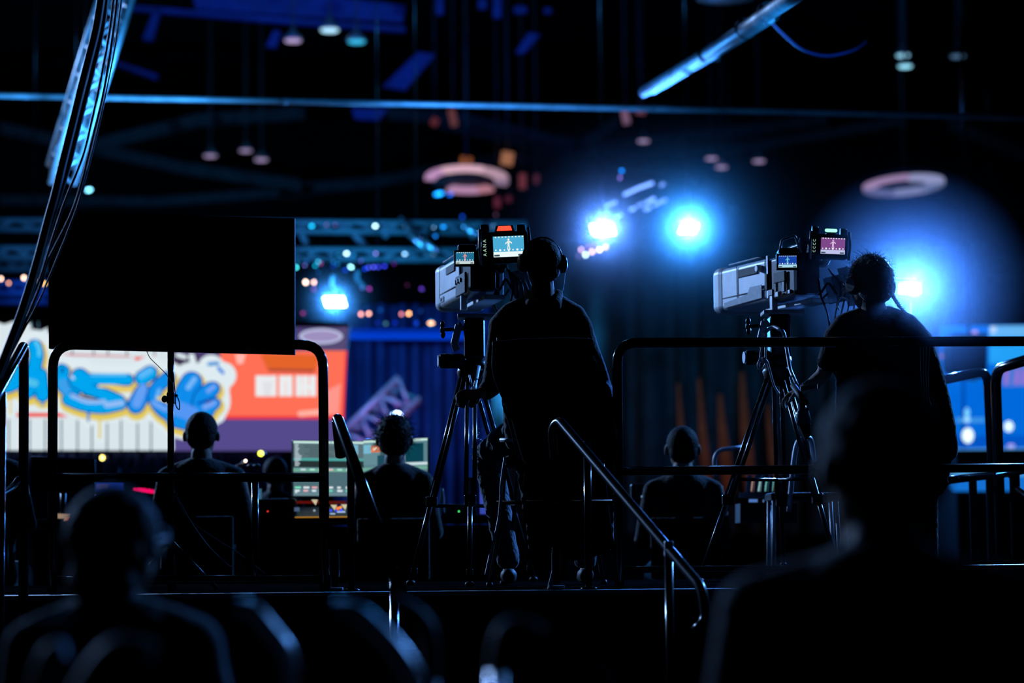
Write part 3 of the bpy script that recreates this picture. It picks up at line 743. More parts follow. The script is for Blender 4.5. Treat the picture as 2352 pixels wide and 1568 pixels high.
# ---- grey haired operator at right
Y = 11.1; k = S(Y)
p2 = person('camera_operator', 'grey haired person in a dark shirt standing at the camera with the green tally', down(2040, 1330, Y, 1.0))
hc = P(2000, 652, Y); hr = 45 * k; fw = Vector((-.55, .82, 0)).normalized()
mb = MB(); head(mb, hc, hr, fw)
limb(mb, [P(2003, 690, Y - .01), P(2010, 730, Y - .02)], [.056, .066])
hip = P(2045, 1010, Y)
limb(mb, [P(2010, 750, Y), P(2020, 850, Y), hip], [(.15, .10, .09), (.20, .12, .14), (.19, .13, .12)])
limb(mb, [P(1925, 765, Y), P(1903, 830, Y + .03)], [.055, .046])
limb(mb, [P(1903, 828, Y + .03), P(1892, 860, Y + .06), P(1862, 884, Y + .1), P(1846, 892, Y + .12)], [.042, .038, .031, .025])
hand(mb, P(1850, 890, Y + .12), (P(1822, 902, Y + .15) - P(1850, 890, Y + .12)), (0, -.3, 1), curl=.7)
limb(mb, [P(2105, 775, Y), P(2150, 900, Y + .02)], [.056, .048]); limb(mb, [P(2150, 900, Y + .02), P(2165, 980, Y + .08), P(2170, 1040, Y + .1)], [.044, .036, .026])
hand(mb, P(2170, 1040, Y + .1), (.1, .1, -1), (1, 0, 0), curl=.35)
for s in (-1, 1):
    kn = Vector((hip.x + s * .13, Y + .0, 1.48)); an = Vector((hip.x + s * .14, Y, 1.1))
    limb(mb, [hip + Vector((s * .1, 0, -.05)), kn, an], [.095, .065, .042]); limb(mb, [an + Vector((0, 0, -.05)), an + Vector((0, .15, -.066))], [.036, .03])
o = mb.build('body', SKIN, p2); fuse(o, .0075, 2)
mb = MB()
limb(mb, [P(2012, 724, Y), P(2012, 760, Y), P(2020, 840, Y), P(2040, 940, Y), P(2050, 1040, Y), P(2048, 1110, Y)],
     [(.09, .08, .04), (.175, .12, .06), (.215, .14, .1), (.26, .15, .12), (.285, .16, .12), (.27, .15, .1)])
limb(mb, [P(1990, 722, Y), P(1942, 745, Y), P(1922, 775, Y), P(1903, 828, Y + .02)], [.045, .055, .064, .056])
limb(mb, [P(2040, 722, Y), P(2085, 745, Y), P(2112, 785, Y), P(2140, 880, Y), P(2165, 980, Y), P(2170, 1030, Y)], [.045, .055, .066, .068, .066, .066])
o = mb.build('loose_shirt', CLOTH2, p2); fuse(o, .010, 5); wrinkle(o, .16, .014)
mb = MB()
for s in (-1, 1): limb(mb, [hip + Vector((s * .1, 0, -.02)), Vector((hip.x + s * .13, Y, 1.48)), Vector((hip.x + s * .14, Y, 1.1))], [.115, .088, .07])
o = mb.build('trousers', CLOTH, p2); fuse(o, .01, 3)
for s in (-1, 1):
    an = Vector((hip.x + s * .14, Y, 1.1)); o = MB().chain([an + Vector((0, -.05, -.052)), an + Vector((0, .06, -.055)), an + Vector((0, .17, -.066))], [(.036, .045, .036), (.042, .05, .036), (.04, .05, .03)], .4).build('shoe', RUBB, p2); fuse(o, .008, 2)
hair_cap('hair', hc, hr, fw, p2, HAIRG, .010, .3, 1.09, .02)
locks('loose_hair', hc, hr * 1.06, p2, HAIRG, 1100, 1.1, .024, .0008, 9)
# beard edge on the right cheek and neck
rnd = random.Random(2); mb = MB()
for i in range(420):
    t_ = rnd.random(); a = P(2048 + t_ ** 1.3 * 42 - rnd.uniform(0, 7), 668 + t_ * 60, Y + rnd.uniform(-.05, .03)); d = Vector((rnd.uniform(.004, .02), rnd.uniform(-.01, .01), rnd.uniform(-.022, .0)))
    mb.tube([a, a + d], [.0013, .0005], seg=4)
mb.build('neck_hair_fringe', HAIRG, p2)
hs = thing('headset', 'black intercom headset on the grey haired operator', 'headset', hc)
sd = fw.cross(Vector((0, 0, 1))).normalized()
MB().tube([hc + sd * math.cos(a) * hr * 1.2 + Vector((0, 0, 1)) * (hr * .1 + math.sin(a) * hr * 1.3) - fw * .0 for a in [R(5 + 170 * i / 20) for i in range(21)]], .006, seg=8).build('headband', PLAST, hs)
for q in (-1, 1):
    MB().lathe([(.036, 0), (.046, .008), (.044, .026), (.03, .036)], hc + sd * q * hr * 1.0 - Vector((0, 0, .01)), sd * q, None, 22).build('ear_cup', PLAST, hs)
MB().tube(curve([P(1950, 690, Y + .05), P(1932, 684, Y + .1), P(1922, 700, Y + .1), P(1928, 712, Y + .1)]), .004).build('microphone_arm', ALUM, hs)
t = thing('lanyard', 'bunch of beaded cords hanging down the right operator back', 'lanyard', P(2125, 780, Y - .14))
for q in range(4):
    pts = [P(2113 + q * 8, 776, Y - .15), P(2114 + q * 6, 850, Y - .19), P(2118 + q * 5, 900 + 8 * (q % 2), Y - .19), P(2120 + q * 6, 930 + 7 * (q % 3), Y - .19)]
    MB().tube(curve(pts), .0016, seg=5).build('cord', mat('cord_cloth', (.08, .09, .1), .5), t)
    MB().ball(pts[-1], (.004, .004, .009)).build('bead', ALUM, t)

# ---- people at the desk
def sitter(label, px, topy, chiny, hw, Y, sh, zseat, hairm=HAIRD, curly=False, bald=False, ears=True, arms=True, tilt=0, coatm=CLOTH, fwd=(0, 1, 0), chair=None):
    k = S(Y); hr = hw * k; hc = P(px, topy, Y) - Vector((0, 0, hr * 1.40))
    bx = hc.x; p = person('seated_person', label, (bx, Y, zseat - .45))
    mb = MB(); head(mb, hc, hr, fwd, ears=ears)
    nk = hc - Vector((0, .01, hr * 1.3)); limb(mb, [nk, nk - Vector((0, .01, .10))], [hr * .68, hr * .8])
    ch = nk - Vector((0, .0, .12)); hp = Vector((bx, Y + .02, zseat + .08))
    limb(mb, [ch, ch.lerp(hp, .5), hp], [(sh * .7, .10, .09), (.16, .10, .12), (.16, .12, .08)])
    for s in (-1, 1):
        a = ch + Vector((s * (sh - .05), 0, .0)); el = a + Vector((s * .06, .05, -.28)); w = el + Vector((-s * .07, .24, .04))
        limb(mb, [a, el], [.05, .042]); limb(mb, [el, w], [.038, .027]); hand(mb, w, (-s * .2, 1, 0), (0, 0, 1), curl=.3, mirror=s)
        kn = hp + Vector((s * .13, .42, .0)); an = Vector((kn.x, kn.y + .05, zseat - .37)); limb(mb, [hp + Vector((s * .09, 0, 0)), kn, an], [.085, .06, .04])
        limb(mb, [an, an + Vector((0, .14, -.04))], [.036, .03])
    o = mb.build('body', SKIN, p); fuse(o, .009, 2)
    mb = MB()
    limb(mb, [ch + Vector((0, 0, .085)), ch + Vector((0, 0, .03)), ch - Vector((0, 0, .06)), ch.lerp(hp, .5), hp + Vector((0, 0, .0))],
         [(hr * .95, hr * .9, .03), (sh * .72, .11, .05), (sh * .86, .13, .08), (sh * .84, .13, .12), (sh * .8, .14, .1)])
    for s in (-1, 1):
        a = ch + Vector((s * (sh - .062), 0, .0)); el = a + Vector((s * .06, .05, -.28)); w = el + Vector((-s * .07, .20, .03))
        limb(mb, [ch + Vector((s * .06, 0, .06)), a, el, w], [.045, .062, .056, .042])
    o = mb.build('dark_top', coatm, p); fuse(o, .011, 4); wrinkle(o, .15, .01)
    mb = MB()
    for s in (-1, 1):
        kn = hp + Vector((s * .13, .42, .0)); an = Vector((kn.x, kn.y + .05, zseat - .33)); limb(mb, [hp + Vector((s * .08, 0, 0)), kn, an], [.10, .078, .06])
    o = mb.build('trousers', CLOTH2, p); fuse(o, .012, 3)
    if not bald:
        hair_cap('hair', hc, hr, fwd, p, hairm, .012 if curly else .002, .2 if not curly else .3, 1.10 if curly else 1.025, .022)
        if curly: locks('curls', hc, hr * 1.1, p, hairm, 420, 1.2, .026, .0016, 11)
    else:
        hair_cap('hair', hc - Vector((0, .012, .01)), hr * .98, fwd, p, hairm, .002, .5, 1.0)
    t = thing('office_chair', chair, 'chair', (bx, Y - .02, zseat - .47))
    zf = zseat - .47
    MB().box((bx, Y + .08, zseat - .085), (.46, .46, .06), bev=.02).build('seat', CLOTH, t)
    MB().tube(bend([(bx, Y - .05, zseat - .11), (bx, Y - .19, zseat - .1), (bx, Y - .20, zseat + .2)], .04), .012).build('back_bar', RAIL, t)
    MB().box((bx, Y - .19, zseat + .22), (.40, .03, .34), bev=.012).build('backrest', CLOTH, t)
    MB().tube([(bx, Y + .05, zseat - .11), (bx, Y + .05, zf + .07)], .025).build('column', RAIL, t)
    for i in range(5):
        a = R(72 * i + 20); l = MB().tube([(bx, Y + .05, zf + .08), (bx + math.cos(a) * .25, Y + .05 + math.sin(a) * .25, zf + .05)], .014).build('leg', RAIL, t)
        MB().ball((bx + math.cos(a) * .25, Y + .05 + math.sin(a) * .25, zf + .025), (.022, .022, .024)).build('caster', RUBB, l)
    return p, hc
sitter('short haired person with prominent ears seated before the graffiti screen', 463, 947, 1050, 36.5, 12.5 + 1.0, .25, .97, HAIRD, chair='dark chair under the short haired person at the graffiti screen')
sitter('curly haired person seated facing the wide glowing desk monitor', 906, 957, 1060, 37, 13.6, .22, .95, HAIRD, curly=True, chair='dark chair under the curly haired person')
sitter('lone seated person between the two camera tripods, one ear showing', 1567, 980, 1066, 36, 13.7, .23, .94, HAIRD, chair='dark chair under the lone seated person')
sitter('small distant person seated left of the glowing desk monitor', 632, 1050, 1100, 27, 16.6, .2, .90, HAIRD, ears=False, chair='dark chair under the small distant person')
sitter('person at the far left edge, shoulder only, beyond the railing', -46, 930, 1020, 38, 13.0, .25, .97, HAIRD, chair='dark chair under the person at the far left edge')

# ---- audience close to the lens
def watcher(label, px, topy, hw, Y, sh, m, hairm, glasses=False, fwd=(0, 1, 0), long_hair=False):
    k = S(Y); hr = hw * k; hc = P(px, topy, Y) - Vector((0, 0, hr * 1.4)); p = person('audience_member', label, (hc.x, Y, 0))
    mb = MB(); head(mb, hc, hr, fwd)
    nk = hc - Vector((0, .01, hr * 1.3)); limb(mb, [nk, nk - Vector((0, .01, .10))], [hr * .68, hr * .8])
    ch = nk - Vector((0, 0, .105)); zs = max(.42, ch.z - .5); hp = Vector((hc.x, Y, zs + .07))
    limb(mb, [ch, ch.lerp(hp, .5), hp], [(sh * .7, .10, .08), (.16, .1, .12), (.16, .12, .08)])
    for s in (-1, 1):
        a = ch + Vector((s * (sh - .05), 0, 0)); el = a + Vector((s * .05, .06, -.27)); w = el + Vector((-s * .12, .2, -.02))
        limb(mb, [a, el], [.05, .042]); limb(mb, [el, w], [.038, .027]); hand(mb, w, (-s * .4, 1, 0), (0, 0, 1), curl=.5, mirror=s)
        kn = hp + Vector((s * .12, .42, 0)); an = Vector((kn.x, kn.y + .05, .09)); limb(mb, [hp + Vector((s * .09, 0, 0)), kn, an], [.085, .06, .04]); limb(mb, [an + Vector((0, 0, -.04)), an + Vector((0, .14, -.055))], [.036, .03])
    o = mb.build('body', SKIN, p); fuse(o, .009, 2)
    mb = MB()
    limb(mb, [ch + Vector((0, 0, .09)), ch + Vector((0, 0, .03)), ch - Vector((0, 0, .06)), ch.lerp(hp, .5), hp], [(hr * .95, hr * .9, .03), (sh * .75, .12, .05), (sh * .88, .14, .08), (sh * .86, .14, .12), (sh * .8, .15, .1)])
    for s in (-1, 1):
        a = ch + Vector((s * (sh - .062), 0, 0)); el = a + Vector((s * .05, .06, -.27)); w = el + Vector((-s * .11, .17, -.02))
        limb(mb, [ch + Vector((s * .06, 0, .06)), a, el, w], [.045, .066, .058, .045])
    o = mb.build('dark_jacket', m, p); fuse(o, .011, 4); wrinkle(o, .15, .012)
    mb = MB()
    for s in (-1, 1):
        kn = hp + Vector((s * .12, .42, 0)); an = Vector((kn.x, kn.y + .05, .12)); limb(mb, [hp + Vector((s * .08, 0, 0)), kn, an], [.1, .078, .06])
    o = mb.build('trousers', CLOTH2, p); fuse(o, .012, 3)
    hair_cap('hair', hc, hr, fwd, p, hairm, .008, .9 if long_hair else .2, 1.12 if long_hair else 1.04, .03)
    if glasses:
        g = thing('eyeglasses', 'out of focus eyeglasses catching blue light on the front left head', 'glasses', hc)
        f = Vector(fwd).normalized(); s = f.cross(Vector((0, 0, 1))).normalized()
        for q in (-1, 1):
            c = hc + f * hr * 1.2 + s * q * hr * .42 + Vector((0, 0, hr * .2))
            MB().tube([c + s * math.cos(R(a)) * .025 + Vector((0, 0, math.sin(R(a)) * .02)) for a in range(0, 361, 20)], .0022).build('rim', ALUM, g)
            MB().tube([c + s * q * .025, hc + s * q * hr * 1.06], .002).build('temple', ALUM, g)
    t = thing('stacking_chair', 'dark stacking chair under the ' + ('blurred person at the right front' if px > 1000 else 'blurred person at the left front'), 'chair', (hc.x, Y, 0))
    bx = hc.x
    MB().box((bx, Y + .05, zs - .06), (.44, .44, .05), bev=.02).build('seat', CLOTH, t)
    MB().box((bx, Y - .24, zs + .2), (.42, .03, .28), bev=.012).build('backrest', CLOTH, t)
    for sx in (-1, 1):
        for sy in (-1, 1): MB().tube([(bx + sx * .2, Y + .05 + sy * .2, zs - .07), (bx + sx * .22, Y + .05 + sy * .22, 0.005)], .011).build('leg', ALUM, t)
    return p, hc
watcher('large blurred person in front, at the right, with dark jacket', 2022, 880, 138, 3.9, .27, CLOTH2, HAIRD, fwd=(-.25, 1, 0))
watcher('blurred person low in front, at the left, with dark hair', 262, 1128, 88, 4.9, .22, CLOTH2, HAIRD, fwd=(.7, .7, 0), glasses=True, long_hair=True)
# ------------------------------------------------------------------ control desk
Y = 14.1; zd = P(700, 1188, Y).z
t = thing('control_desk', 'long dark desk carrying the glowing monitor and mixing surface', 'desk', (P(560, 1100, Y).x, Y, .5))
x0, x1 = P(60, 1188, Y).x, P(1330, 1188, Y).x
MB().box(((x0 + x1) / 2, Y + .15, zd - .02), (x1 - x0, .8, .04), bev=.004).build('desk_top', BLACK, t)
MB().box(((x0 + x1) / 2, Y + .5, (zd + .5) / 2 - .02), (x1 - x0, .03, zd - .56)).build('front_panel', BLACK, t)
for x in (x0 + .05, (x0 + x1) / 2, x1 - .05): MB().box((x, Y + .1, (zd + .5) / 2 - .02), (.05, .5, zd - .54)).build('leg', RAIL, t)
def face(M, w, h, rects, base, name, parent):
    """screen picture: rects in 0..1 coordinates from the top left, each (x0, y0, x1, y1, rgb, strength)"""
    mb = MB()
    def q(a, b, c, d, m, k): mb.quad([M @ Vector(((x - .5) * w, -.0004 * k, (.5 - y) * h)) for x, y in ((a, d), (c, d), (c, b), (a, b))], m)
    q(0, 0, 1, 1, base, 0)
    for i, r in enumerate(rects): q(*r[:4], emit(tuple(int(v) for v in r[4]), r[5] if len(r) > 5 else 1), 1 + i * .2)
    return mb.build(name, None, parent, normals=False)
# wide curved monitor: two angled halves
Yd = 14.25
t = thing('desk_monitor', 'wide curved monitor glowing pale green with rows of program windows', 'monitor', P(825, 1140, Yd))
def mon_half(ax, at, bx, bt, ab, bb, Ya, Yb, rects, nm):
    A, B, C, D = P(ax, at, Ya), P(bx, bt, Yb), P(bx, bb, Yb), P(ax, ab, Ya)
    X = (B - A); w = X.length; X.normalize(); h = (A - D).length; Z = (A - D).normalized(); N = X.cross(Z)
    M = Matrix((( X.x, -N.x, Z.x, (A.x + C.x) / 2), (X.y, -N.y, Z.y, (A.y + C.y) / 2), (X.z, -N.z, Z.z, (A.z + C.z) / 2), (0, 0, 0, 1)))
    s = MB().box(M @ Vector((0, .018, 0)), (w * 1.012, .03, h * 1.03), M.to_3x3(), bev=.003).build('screen_shell', PLAST, t)
    face(M, w, h, rects, emit((92, 128, 140), 1), 'screen_picture', s)
rl = [(0, 0, 1, .04, (200, 235, 225)), (0, .05, 1, .48, (88, 112, 118)), (0, .31, 1, .36, (75, 165, 160)), (0, .36, 1, .48, (38, 50, 52)), (0, .50, 1, .56, (110, 170, 150))]
rnd = random.Random(4)
for i in range(12): rl.append((.02, .06 + i * .034, rnd.uniform(.06, .12), .08 + i * .034, (190, 205, 215)))
for i in range(6): rl.append((rnd.uniform(.12, .25), .07 + i * .04, rnd.uniform(.4, .62), .078 + i * .04, (40, 55, 60)))
for i in range(9): rl.append((0, .57 + i * .035, 1, .588 + i * .035, (60, 85, 92)))
for j in range(2):
    for i in range(8):
        x = .02 + i * .12; rl.append((x, .83 + j * .06, x + rnd.uniform(.05, .09), .865 + j * .06, rnd.choice([(130, 230, 195), (235, 175, 185), (225, 235, 240), (110, 215, 180)])))
for i in range(7): rl.append((.1 + i * .13, .505, .1 + i * .13 + .07, .535, rnd.choice([(180, 235, 215), (235, 190, 190), (210, 225, 235)])))
rl += [(.52, .0, .54, .04, (150, 190, 190)), (.60, .10, .74, .22, (235, 120, 60)), (.64, .13, .70, .19, (250, 210, 190)), (.76, .06, .92, .24, (120, 180, 205)), (.02, .93, .05, .97, (235, 235, 235)), (0, .95, 1, 1, (105, 135, 145))]
mon_half(674, 1012, 835, 1014, 1138, 1139, Yd - .12, Yd + .03, rl, 'a')
rr = [(0, 0, 1, .04, (200, 235, 225)), (0, .05, .38, .45, (100, 140, 150)), (.0, .08, .12, .24, (120, 185, 210)), (.12, .10, .26, .22, (235, 120, 60)), (.15, .125, .23, .19, (250, 205, 185)), (.26, .05, .36, .28, (70, 100, 105)),
      (.36, .05, .42, .42, (190, 225, 220)), (.22, .28, .36, .46, (30, 75, 90)), (.66, .08, .96, .42, (10, 65, 80)), (.94, .06, .98, .42, (90, 130, 140)), (.6, .43, 1, .48, (200, 220, 225)), (.55, .2, .63, .4, (170, 200, 205)), (0, .5, 1, .56, (110, 170, 150)), (0, .6, 1, .62, (60, 85, 92)), (0, .7, 1, .72, (60, 85, 92))]
mon_half(835, 1014, 982, 1008, 1139, 1130, Yd + .03, Yd - .12, rr, 'b')
MB().tube([P(825, 1130, Yd + .08), Vector((P(825, 1130, Yd).x, Yd + .08, zd + .01))], .02).build('stand_neck', PLAST, t)
MB().box((P(825, 1130, Yd).x, Yd + .05, zd + .006), (.26, .18, .012), bev=.003).build('stand_foot', PLAST, t)
# mixing surface with lit keys
t = thing('mixing_surface', 'low control surface with orange, blue and white lit keys under the glowing monitor', 'mixer', P(770, 1186, 13.9))
MB().box(P(780, 1184, 13.95), (.66, .30, .05), Euler((R(12), 0, 0)).to_matrix(), bev=.006).build('console', PLAST, t)
mb = MB()
for (a, b, c, d, col) in ((681, 1150, 758, 1156, (90, 15, 10)), (757, 1150, 795, 1157, (80, 20, 12)), (758, 1178, 770, 1181, (170, 195, 225)), (774, 1173, 793, 1177, (170, 190, 235)), (676, 1165, 688, 1174, (70, 90, 120))):
    mb.quad(PX([(a, d), (c, d), (c, b), (a, b)], 13.76), emit(col, 1))
for (x, y, r, col) in ((776, 1167, 4, (240, 120, 50)), (782, 1165, 3.4, (240, 140, 60)), (760, 1172, 3.5, (50, 70, 235)), (772, 1173, 3, (40, 60, 220)), (784, 1171, 3.5, (60, 80, 235)), (722, 1172, 2.6, (140, 160, 175))):
    mb.quad([P(x + r * math.cos(R(a)), y - r * math.sin(R(a)), 13.75) for a in range(0, 360, 45)], emit(col, 1.3))
for (x, y) in ((722, 1150), (766, 1162), (790, 1161)):
    mb.quad(PX([(x + 3, y + 10), (x + 8, y - 3), (x - 7, y - 3)], 13.755), emit((205, 195, 160), 1))
mb.build('lit_keys', None, t, normals=False)
MB().box((P(745, 1188, 13.7).x, 13.69, P(745, 1187, 13.7).z), (.33, .01, .006)).build('amber_strip', emit((190, 130, 40), .9), t)
# other equipment along the desk
def slab(name, label, cat, poly, Y, m, dy=.03, group=None):
    o = MB().prism(PX(poly, Y), (0, dy, 0)).build(name, m); tag(o, label, cat, group); return rebase(o, P(*poly[-1], Y))
t = thing('desk_monitor', 'small black monitor seen from behind left of the seated people', 'monitor', P(145, 1090, 14.0))
MB().prism(PX([(72, 1048), (218, 1054), (218, 1135), (72, 1130)], 14.0), (0, .03, 0)).build('panel', BLACK, t)
MB().tube(PX([(72, 1048), (217, 1053.5), (218, 1092)], 13.99), .0025).build('rim', BLUEP, t)
MB().tube([P(145, 1130, 14.04), Vector((P(145, 1130, 14.04).x, 14.04, zd))], .016).build('neck', PLAST, t)
t = thing('laptop', 'open laptop with a dim blue screen behind the railing', 'laptop', P(250, 1130, 14.2))
s = MB().prism(PX([(216, 1106), (284, 1107), (285, 1134), (214, 1136)], 14.3), (0, .01, 0)).build('lid', PLAST, t)
mb = MB(); mb.quad(PX([(218, 1132), (284, 1130), (283, 1109), (218, 1108)], 14.295), emit((20, 45, 130), 1)); mb.quad(PX([(222, 1125), (248, 1124), (250, 1112), (222, 1112)], 14.293), emit((60, 65, 120), 1)); mb.build('screen_picture', None, s, normals=False)
MB().box(P(250, 1139, 14.2), (.2, .16, .014)).build('keyboard_base', PLAST, t)
t = thing('desk_lamp', 'tiny blue-white lamp shining beside the laptop', 'lamp', P(220, 1141, 14.1))
MB().ball(P(220, 1141, 14.05), (.005, .005, .011)).build('bulb', emit((130, 150, 255), 8), t)
MB().tube([P(220, 1145, 14.07), Vector((P(220, 1160, 14.07).x, 14.07, zd))], .006).build('stem', PLAST, t)
t = thing('level_meter', 'small screen with a jagged hot pink level graph', 'screen', P(330, 1130, 14.2))
s = MB().prism(PX([(303, 1108), (358, 1108), (358, 1140), (303, 1140)], 14.2), (0, .02, 0)).build('housing', PLAST, t)
rnd = random.Random(8); top = [(306 + i * 2.0, 1122 - 2.5 * math.sin(i / 8) - rnd.uniform(0, 2.2) + (i / 24) * 4) for i in range(25)]
MB().quad(PX([(305, 1128), (354, 1134)] + top[::-1], 14.195), emit((245, 10, 100), 1)).build('graph', None, s, normals=False) if False else None
mb = MB(); tp = [(305, 1127)] + top + [(355, 1133.5)]
for a, b in zip(tp, tp[1:]): mb.quad(PX([(a[0], 1128 + (a[0] - 305) * .11), (b[0], 1128 + (b[0] - 305) * .11), b, a], 14.195), emit((245, 10, 100), 1))
mb.build('graph', None, s, normals=False)
t = thing('cue_sheet', 'creased pale paper sheet lit behind the left railing post', 'paper', P(150, 1190, 13.9))
mb = MB(); mb.quad(PX([(132, 1190), (150, 1191), (165, 1181), (132, 1179)], 13.85), emit((150, 125, 105), 1)); mb.quad(PX([(146, 1196), (158, 1195), (163, 1185), (150, 1190)], 13.84), emit((170, 130, 110), 1)); mb.quad(PX([(152, 1195), (158, 1193), (163, 1187), (158, 1190)], 13.83), emit((215, 50, 50), 1))  # light on the paper put into emissive colours
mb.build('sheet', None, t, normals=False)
t = thing('desk_telephone', 'dark rounded device with a red pinpoint light on the desk', 'telephone', P(620, 1180, 13.8))
MB().box(P(630, 1168, 13.95), (.26, .1, .12), bev=.02).build('case', PLAST, t); MB().ball(P(615, 1174, 13.885), .003).build('indicator', emit((255, 50, 30), 3), t)
MB().prism(PX([(590, 1122), (600, 1122), (600, 1146), (590, 1146)], 13.9), (0, .02, 0)).build('pale_card', emit((60, 110, 140), .8), t)  # light on the card put into its emission
t = thing('reading_lamp', 'small bent desk lamp with a warm white bulb between the seated people', 'lamp', P(560, 1090, 14.4))
MB().ball(P(564, 1058, 14.4), .009).build('bulb', emit((255, 220, 200), 5), t)
MB().tube(curve([P(563, 1058, 14.42), P(553, 1066, 14.42), P(540, 1076, 14.42), P(536, 1110, 14.42), Vector((P(536, 1110, 14.42).x, 14.42, zd))]), .009).build('arm', ALUM, t)
for px in (575, 590): MB().ball(P(px, 1070, 14.42), (.02, .02, .016)).build('joint', PLAST, t)
# bits to the right of the left tripod
t = thing('network_switch', 'flat dark box with a green pinpoint light behind the left tripod', 'switch box', P(1050, 1180, 13.9))
MB().box(P(1055, 1176, 14.0), (.2, .2, .07), bev=.006).build('case', PLAST, t); MB().ball(P(1054, 1174, 13.895), .0045).build('indicator', emit((60, 220, 110), 2.5), t)
t = thing('drinks_bottle', 'pale blue bottle standing behind the tripod legs', 'bottle', P(1112, 1182, 14.0))
MB().lathe([(.021, 0), (.022, .002), (.022, .15), (.012, .18), (.012, .2)], P(1111, 1180, 13.9), (0, 0, 1), emit((60, 80, 190), .8)).build('bottle_body', None, t)  # bottle and its top made emissive in place of light falling on them
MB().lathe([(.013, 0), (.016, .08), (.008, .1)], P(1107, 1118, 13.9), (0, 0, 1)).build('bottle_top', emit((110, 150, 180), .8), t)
t = thing('rack_unit', 'dim rack with orange and pink display bars beside the stool', 'rack', P(1150, 1170, 14.0))
MB().prism(PX([(1128, 1112), (1176, 1112), (1176, 1176), (1128, 1176)], 14.0), (0, .2, 0)).build('case', PLAST, t)
mb = MB()
for (a, b, c, d, col) in ((1139, 1127, 1143, 1149, (215, 125, 45)), (1145, 1128, 1148, 1148, (235, 90, 120)), (1128, 1114, 1142, 1117, (110, 45, 15)), (1159, 1141, 1165, 1146, (60, 70, 190)), (1158, 1148, 1165, 1157, (225, 95, 40))):
    mb.quad(PX([(a, d), (c, d), (c, b), (a, b)], 13.99), emit(col, 1))
mb.build('display_bars', None, t, normals=False)
t = thing('water_bottle', 'clear bottle with bright highlights at the tripod foot', 'bottle', P(1016, 1178, 13.8))
MB().lathe([(.014, 0), (.015, .01), (.013, .05), (.015, .08), (.009, .12), (.008, .14)], P(1016, 1178, 13.8), (0, 0, 1)).build('bottle_body', mat('clear_bottle', (.3, .35, .4), .1), t)
# keyboard-like lit equipment behind the right tripod
t = thing('equipment_rack', 'open rack of upright slats with teal light between them behind the right tripod', 'rack', P(1750, 1180, 13.6))
A = 13.7
for px, w in ((1718, 9), (1735, 8), (1751, 8), (1768, 8), (1786, 10), (1802, 8)):
    MB().prism(PX([(px, 1090), (px + w, 1090), (px + w - 3, 1132), (px - 4, 1132)], A), (0, .05, 0)).build('slat', RAIL, t)
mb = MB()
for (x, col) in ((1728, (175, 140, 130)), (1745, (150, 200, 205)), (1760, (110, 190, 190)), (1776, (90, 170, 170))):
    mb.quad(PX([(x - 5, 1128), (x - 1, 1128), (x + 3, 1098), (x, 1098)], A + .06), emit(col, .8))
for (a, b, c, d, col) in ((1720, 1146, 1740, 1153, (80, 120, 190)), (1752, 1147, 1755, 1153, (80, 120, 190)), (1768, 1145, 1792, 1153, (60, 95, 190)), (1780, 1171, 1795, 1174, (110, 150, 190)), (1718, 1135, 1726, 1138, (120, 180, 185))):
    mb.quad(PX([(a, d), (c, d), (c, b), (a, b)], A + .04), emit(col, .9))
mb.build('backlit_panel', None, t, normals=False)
MB().prism(PX([(1700, 1130), (1830, 1130), (1830, 1142), (1700, 1142)], A), (0, .08, 0)).build('shelf', RAIL, t)
MB().prism(PX([(1700, 1156), (1830, 1156), (1830, 1200), (1700, 1200)], A), (0, .3, 0)).build('lower_box', BLACK, t)
t = thing('chair', 'chair with a curved tubular back beside the lone seated person', 'chair', (P(1690, 1060, 13.4).x, 13.4, .5))
MB().tube(curve([P(1643, 1092, 13.4), P(1642, 1052, 13.4), P(1656, 1034, 13.4), P(1690, 1029, 13.4), P(1722, 1022, 13.5)]), .012, seg=12).build('back_frame', ALUM, t)
cx = P(1690, 1060, 13.4).x
MB().box((cx, 13.6, .93), (.42, .42, .04), bev=.015).build('seat', CLOTH, t)
for a in (-1, 1):
    for b in (-1, 1): MB().tube([(cx + a * .19, 13.6 + b * .19, .92), (cx + a * .2, 13.6 + b * .2, .5)], .011).build('leg', ALUM, t)
t = thing('chair', 'upright chair back with pale arched frame behind the right operator', 'chair', (P(1835, 1060, 12.3).x, 12.3, 1.0))
MB().tube(curve([P(1812, 1175, 12.3), P(1822, 1070, 12.3), P(1830, 1022, 12.3), P(1842, 1008, 12.3), P(1862, 1010, 12.35), P(1870, 1060, 12.4)]), .013, seg=12).build('back_frame', ALUM, t)
cx = P(1850, 1060, 12.3).x
MB().box((cx, 12.45, 1.42), (.36, .3, .04), bev=.012).build('seat', CLOTH, t)
for a in (-1, 1):
    for b in (-1, 1): MB().tube([(cx + a * .16, 12.45 + b * .12, 1.41), (cx + a * .17, 12.45 + b * .12, 1.0)], .011).build('leg', ALUM, t)
t = thing('console_block', 'small dark unit with blue and red pinpoint lights behind the right railing post', 'switch box', P(1475, 1160, 13.9))
MB().box(P(1468, 1135, 14.1), (.1, .1, .12), bev=.01).build('case', PLAST, t); MB().ball(P(1475, 1140, 14.0), .006).build('indicator', emit((110, 160, 200), 1.5), t); MB().ball(P(1475, 1148, 14.0), .005).build('indicator', emit((200, 30, 50), 1.5), t)

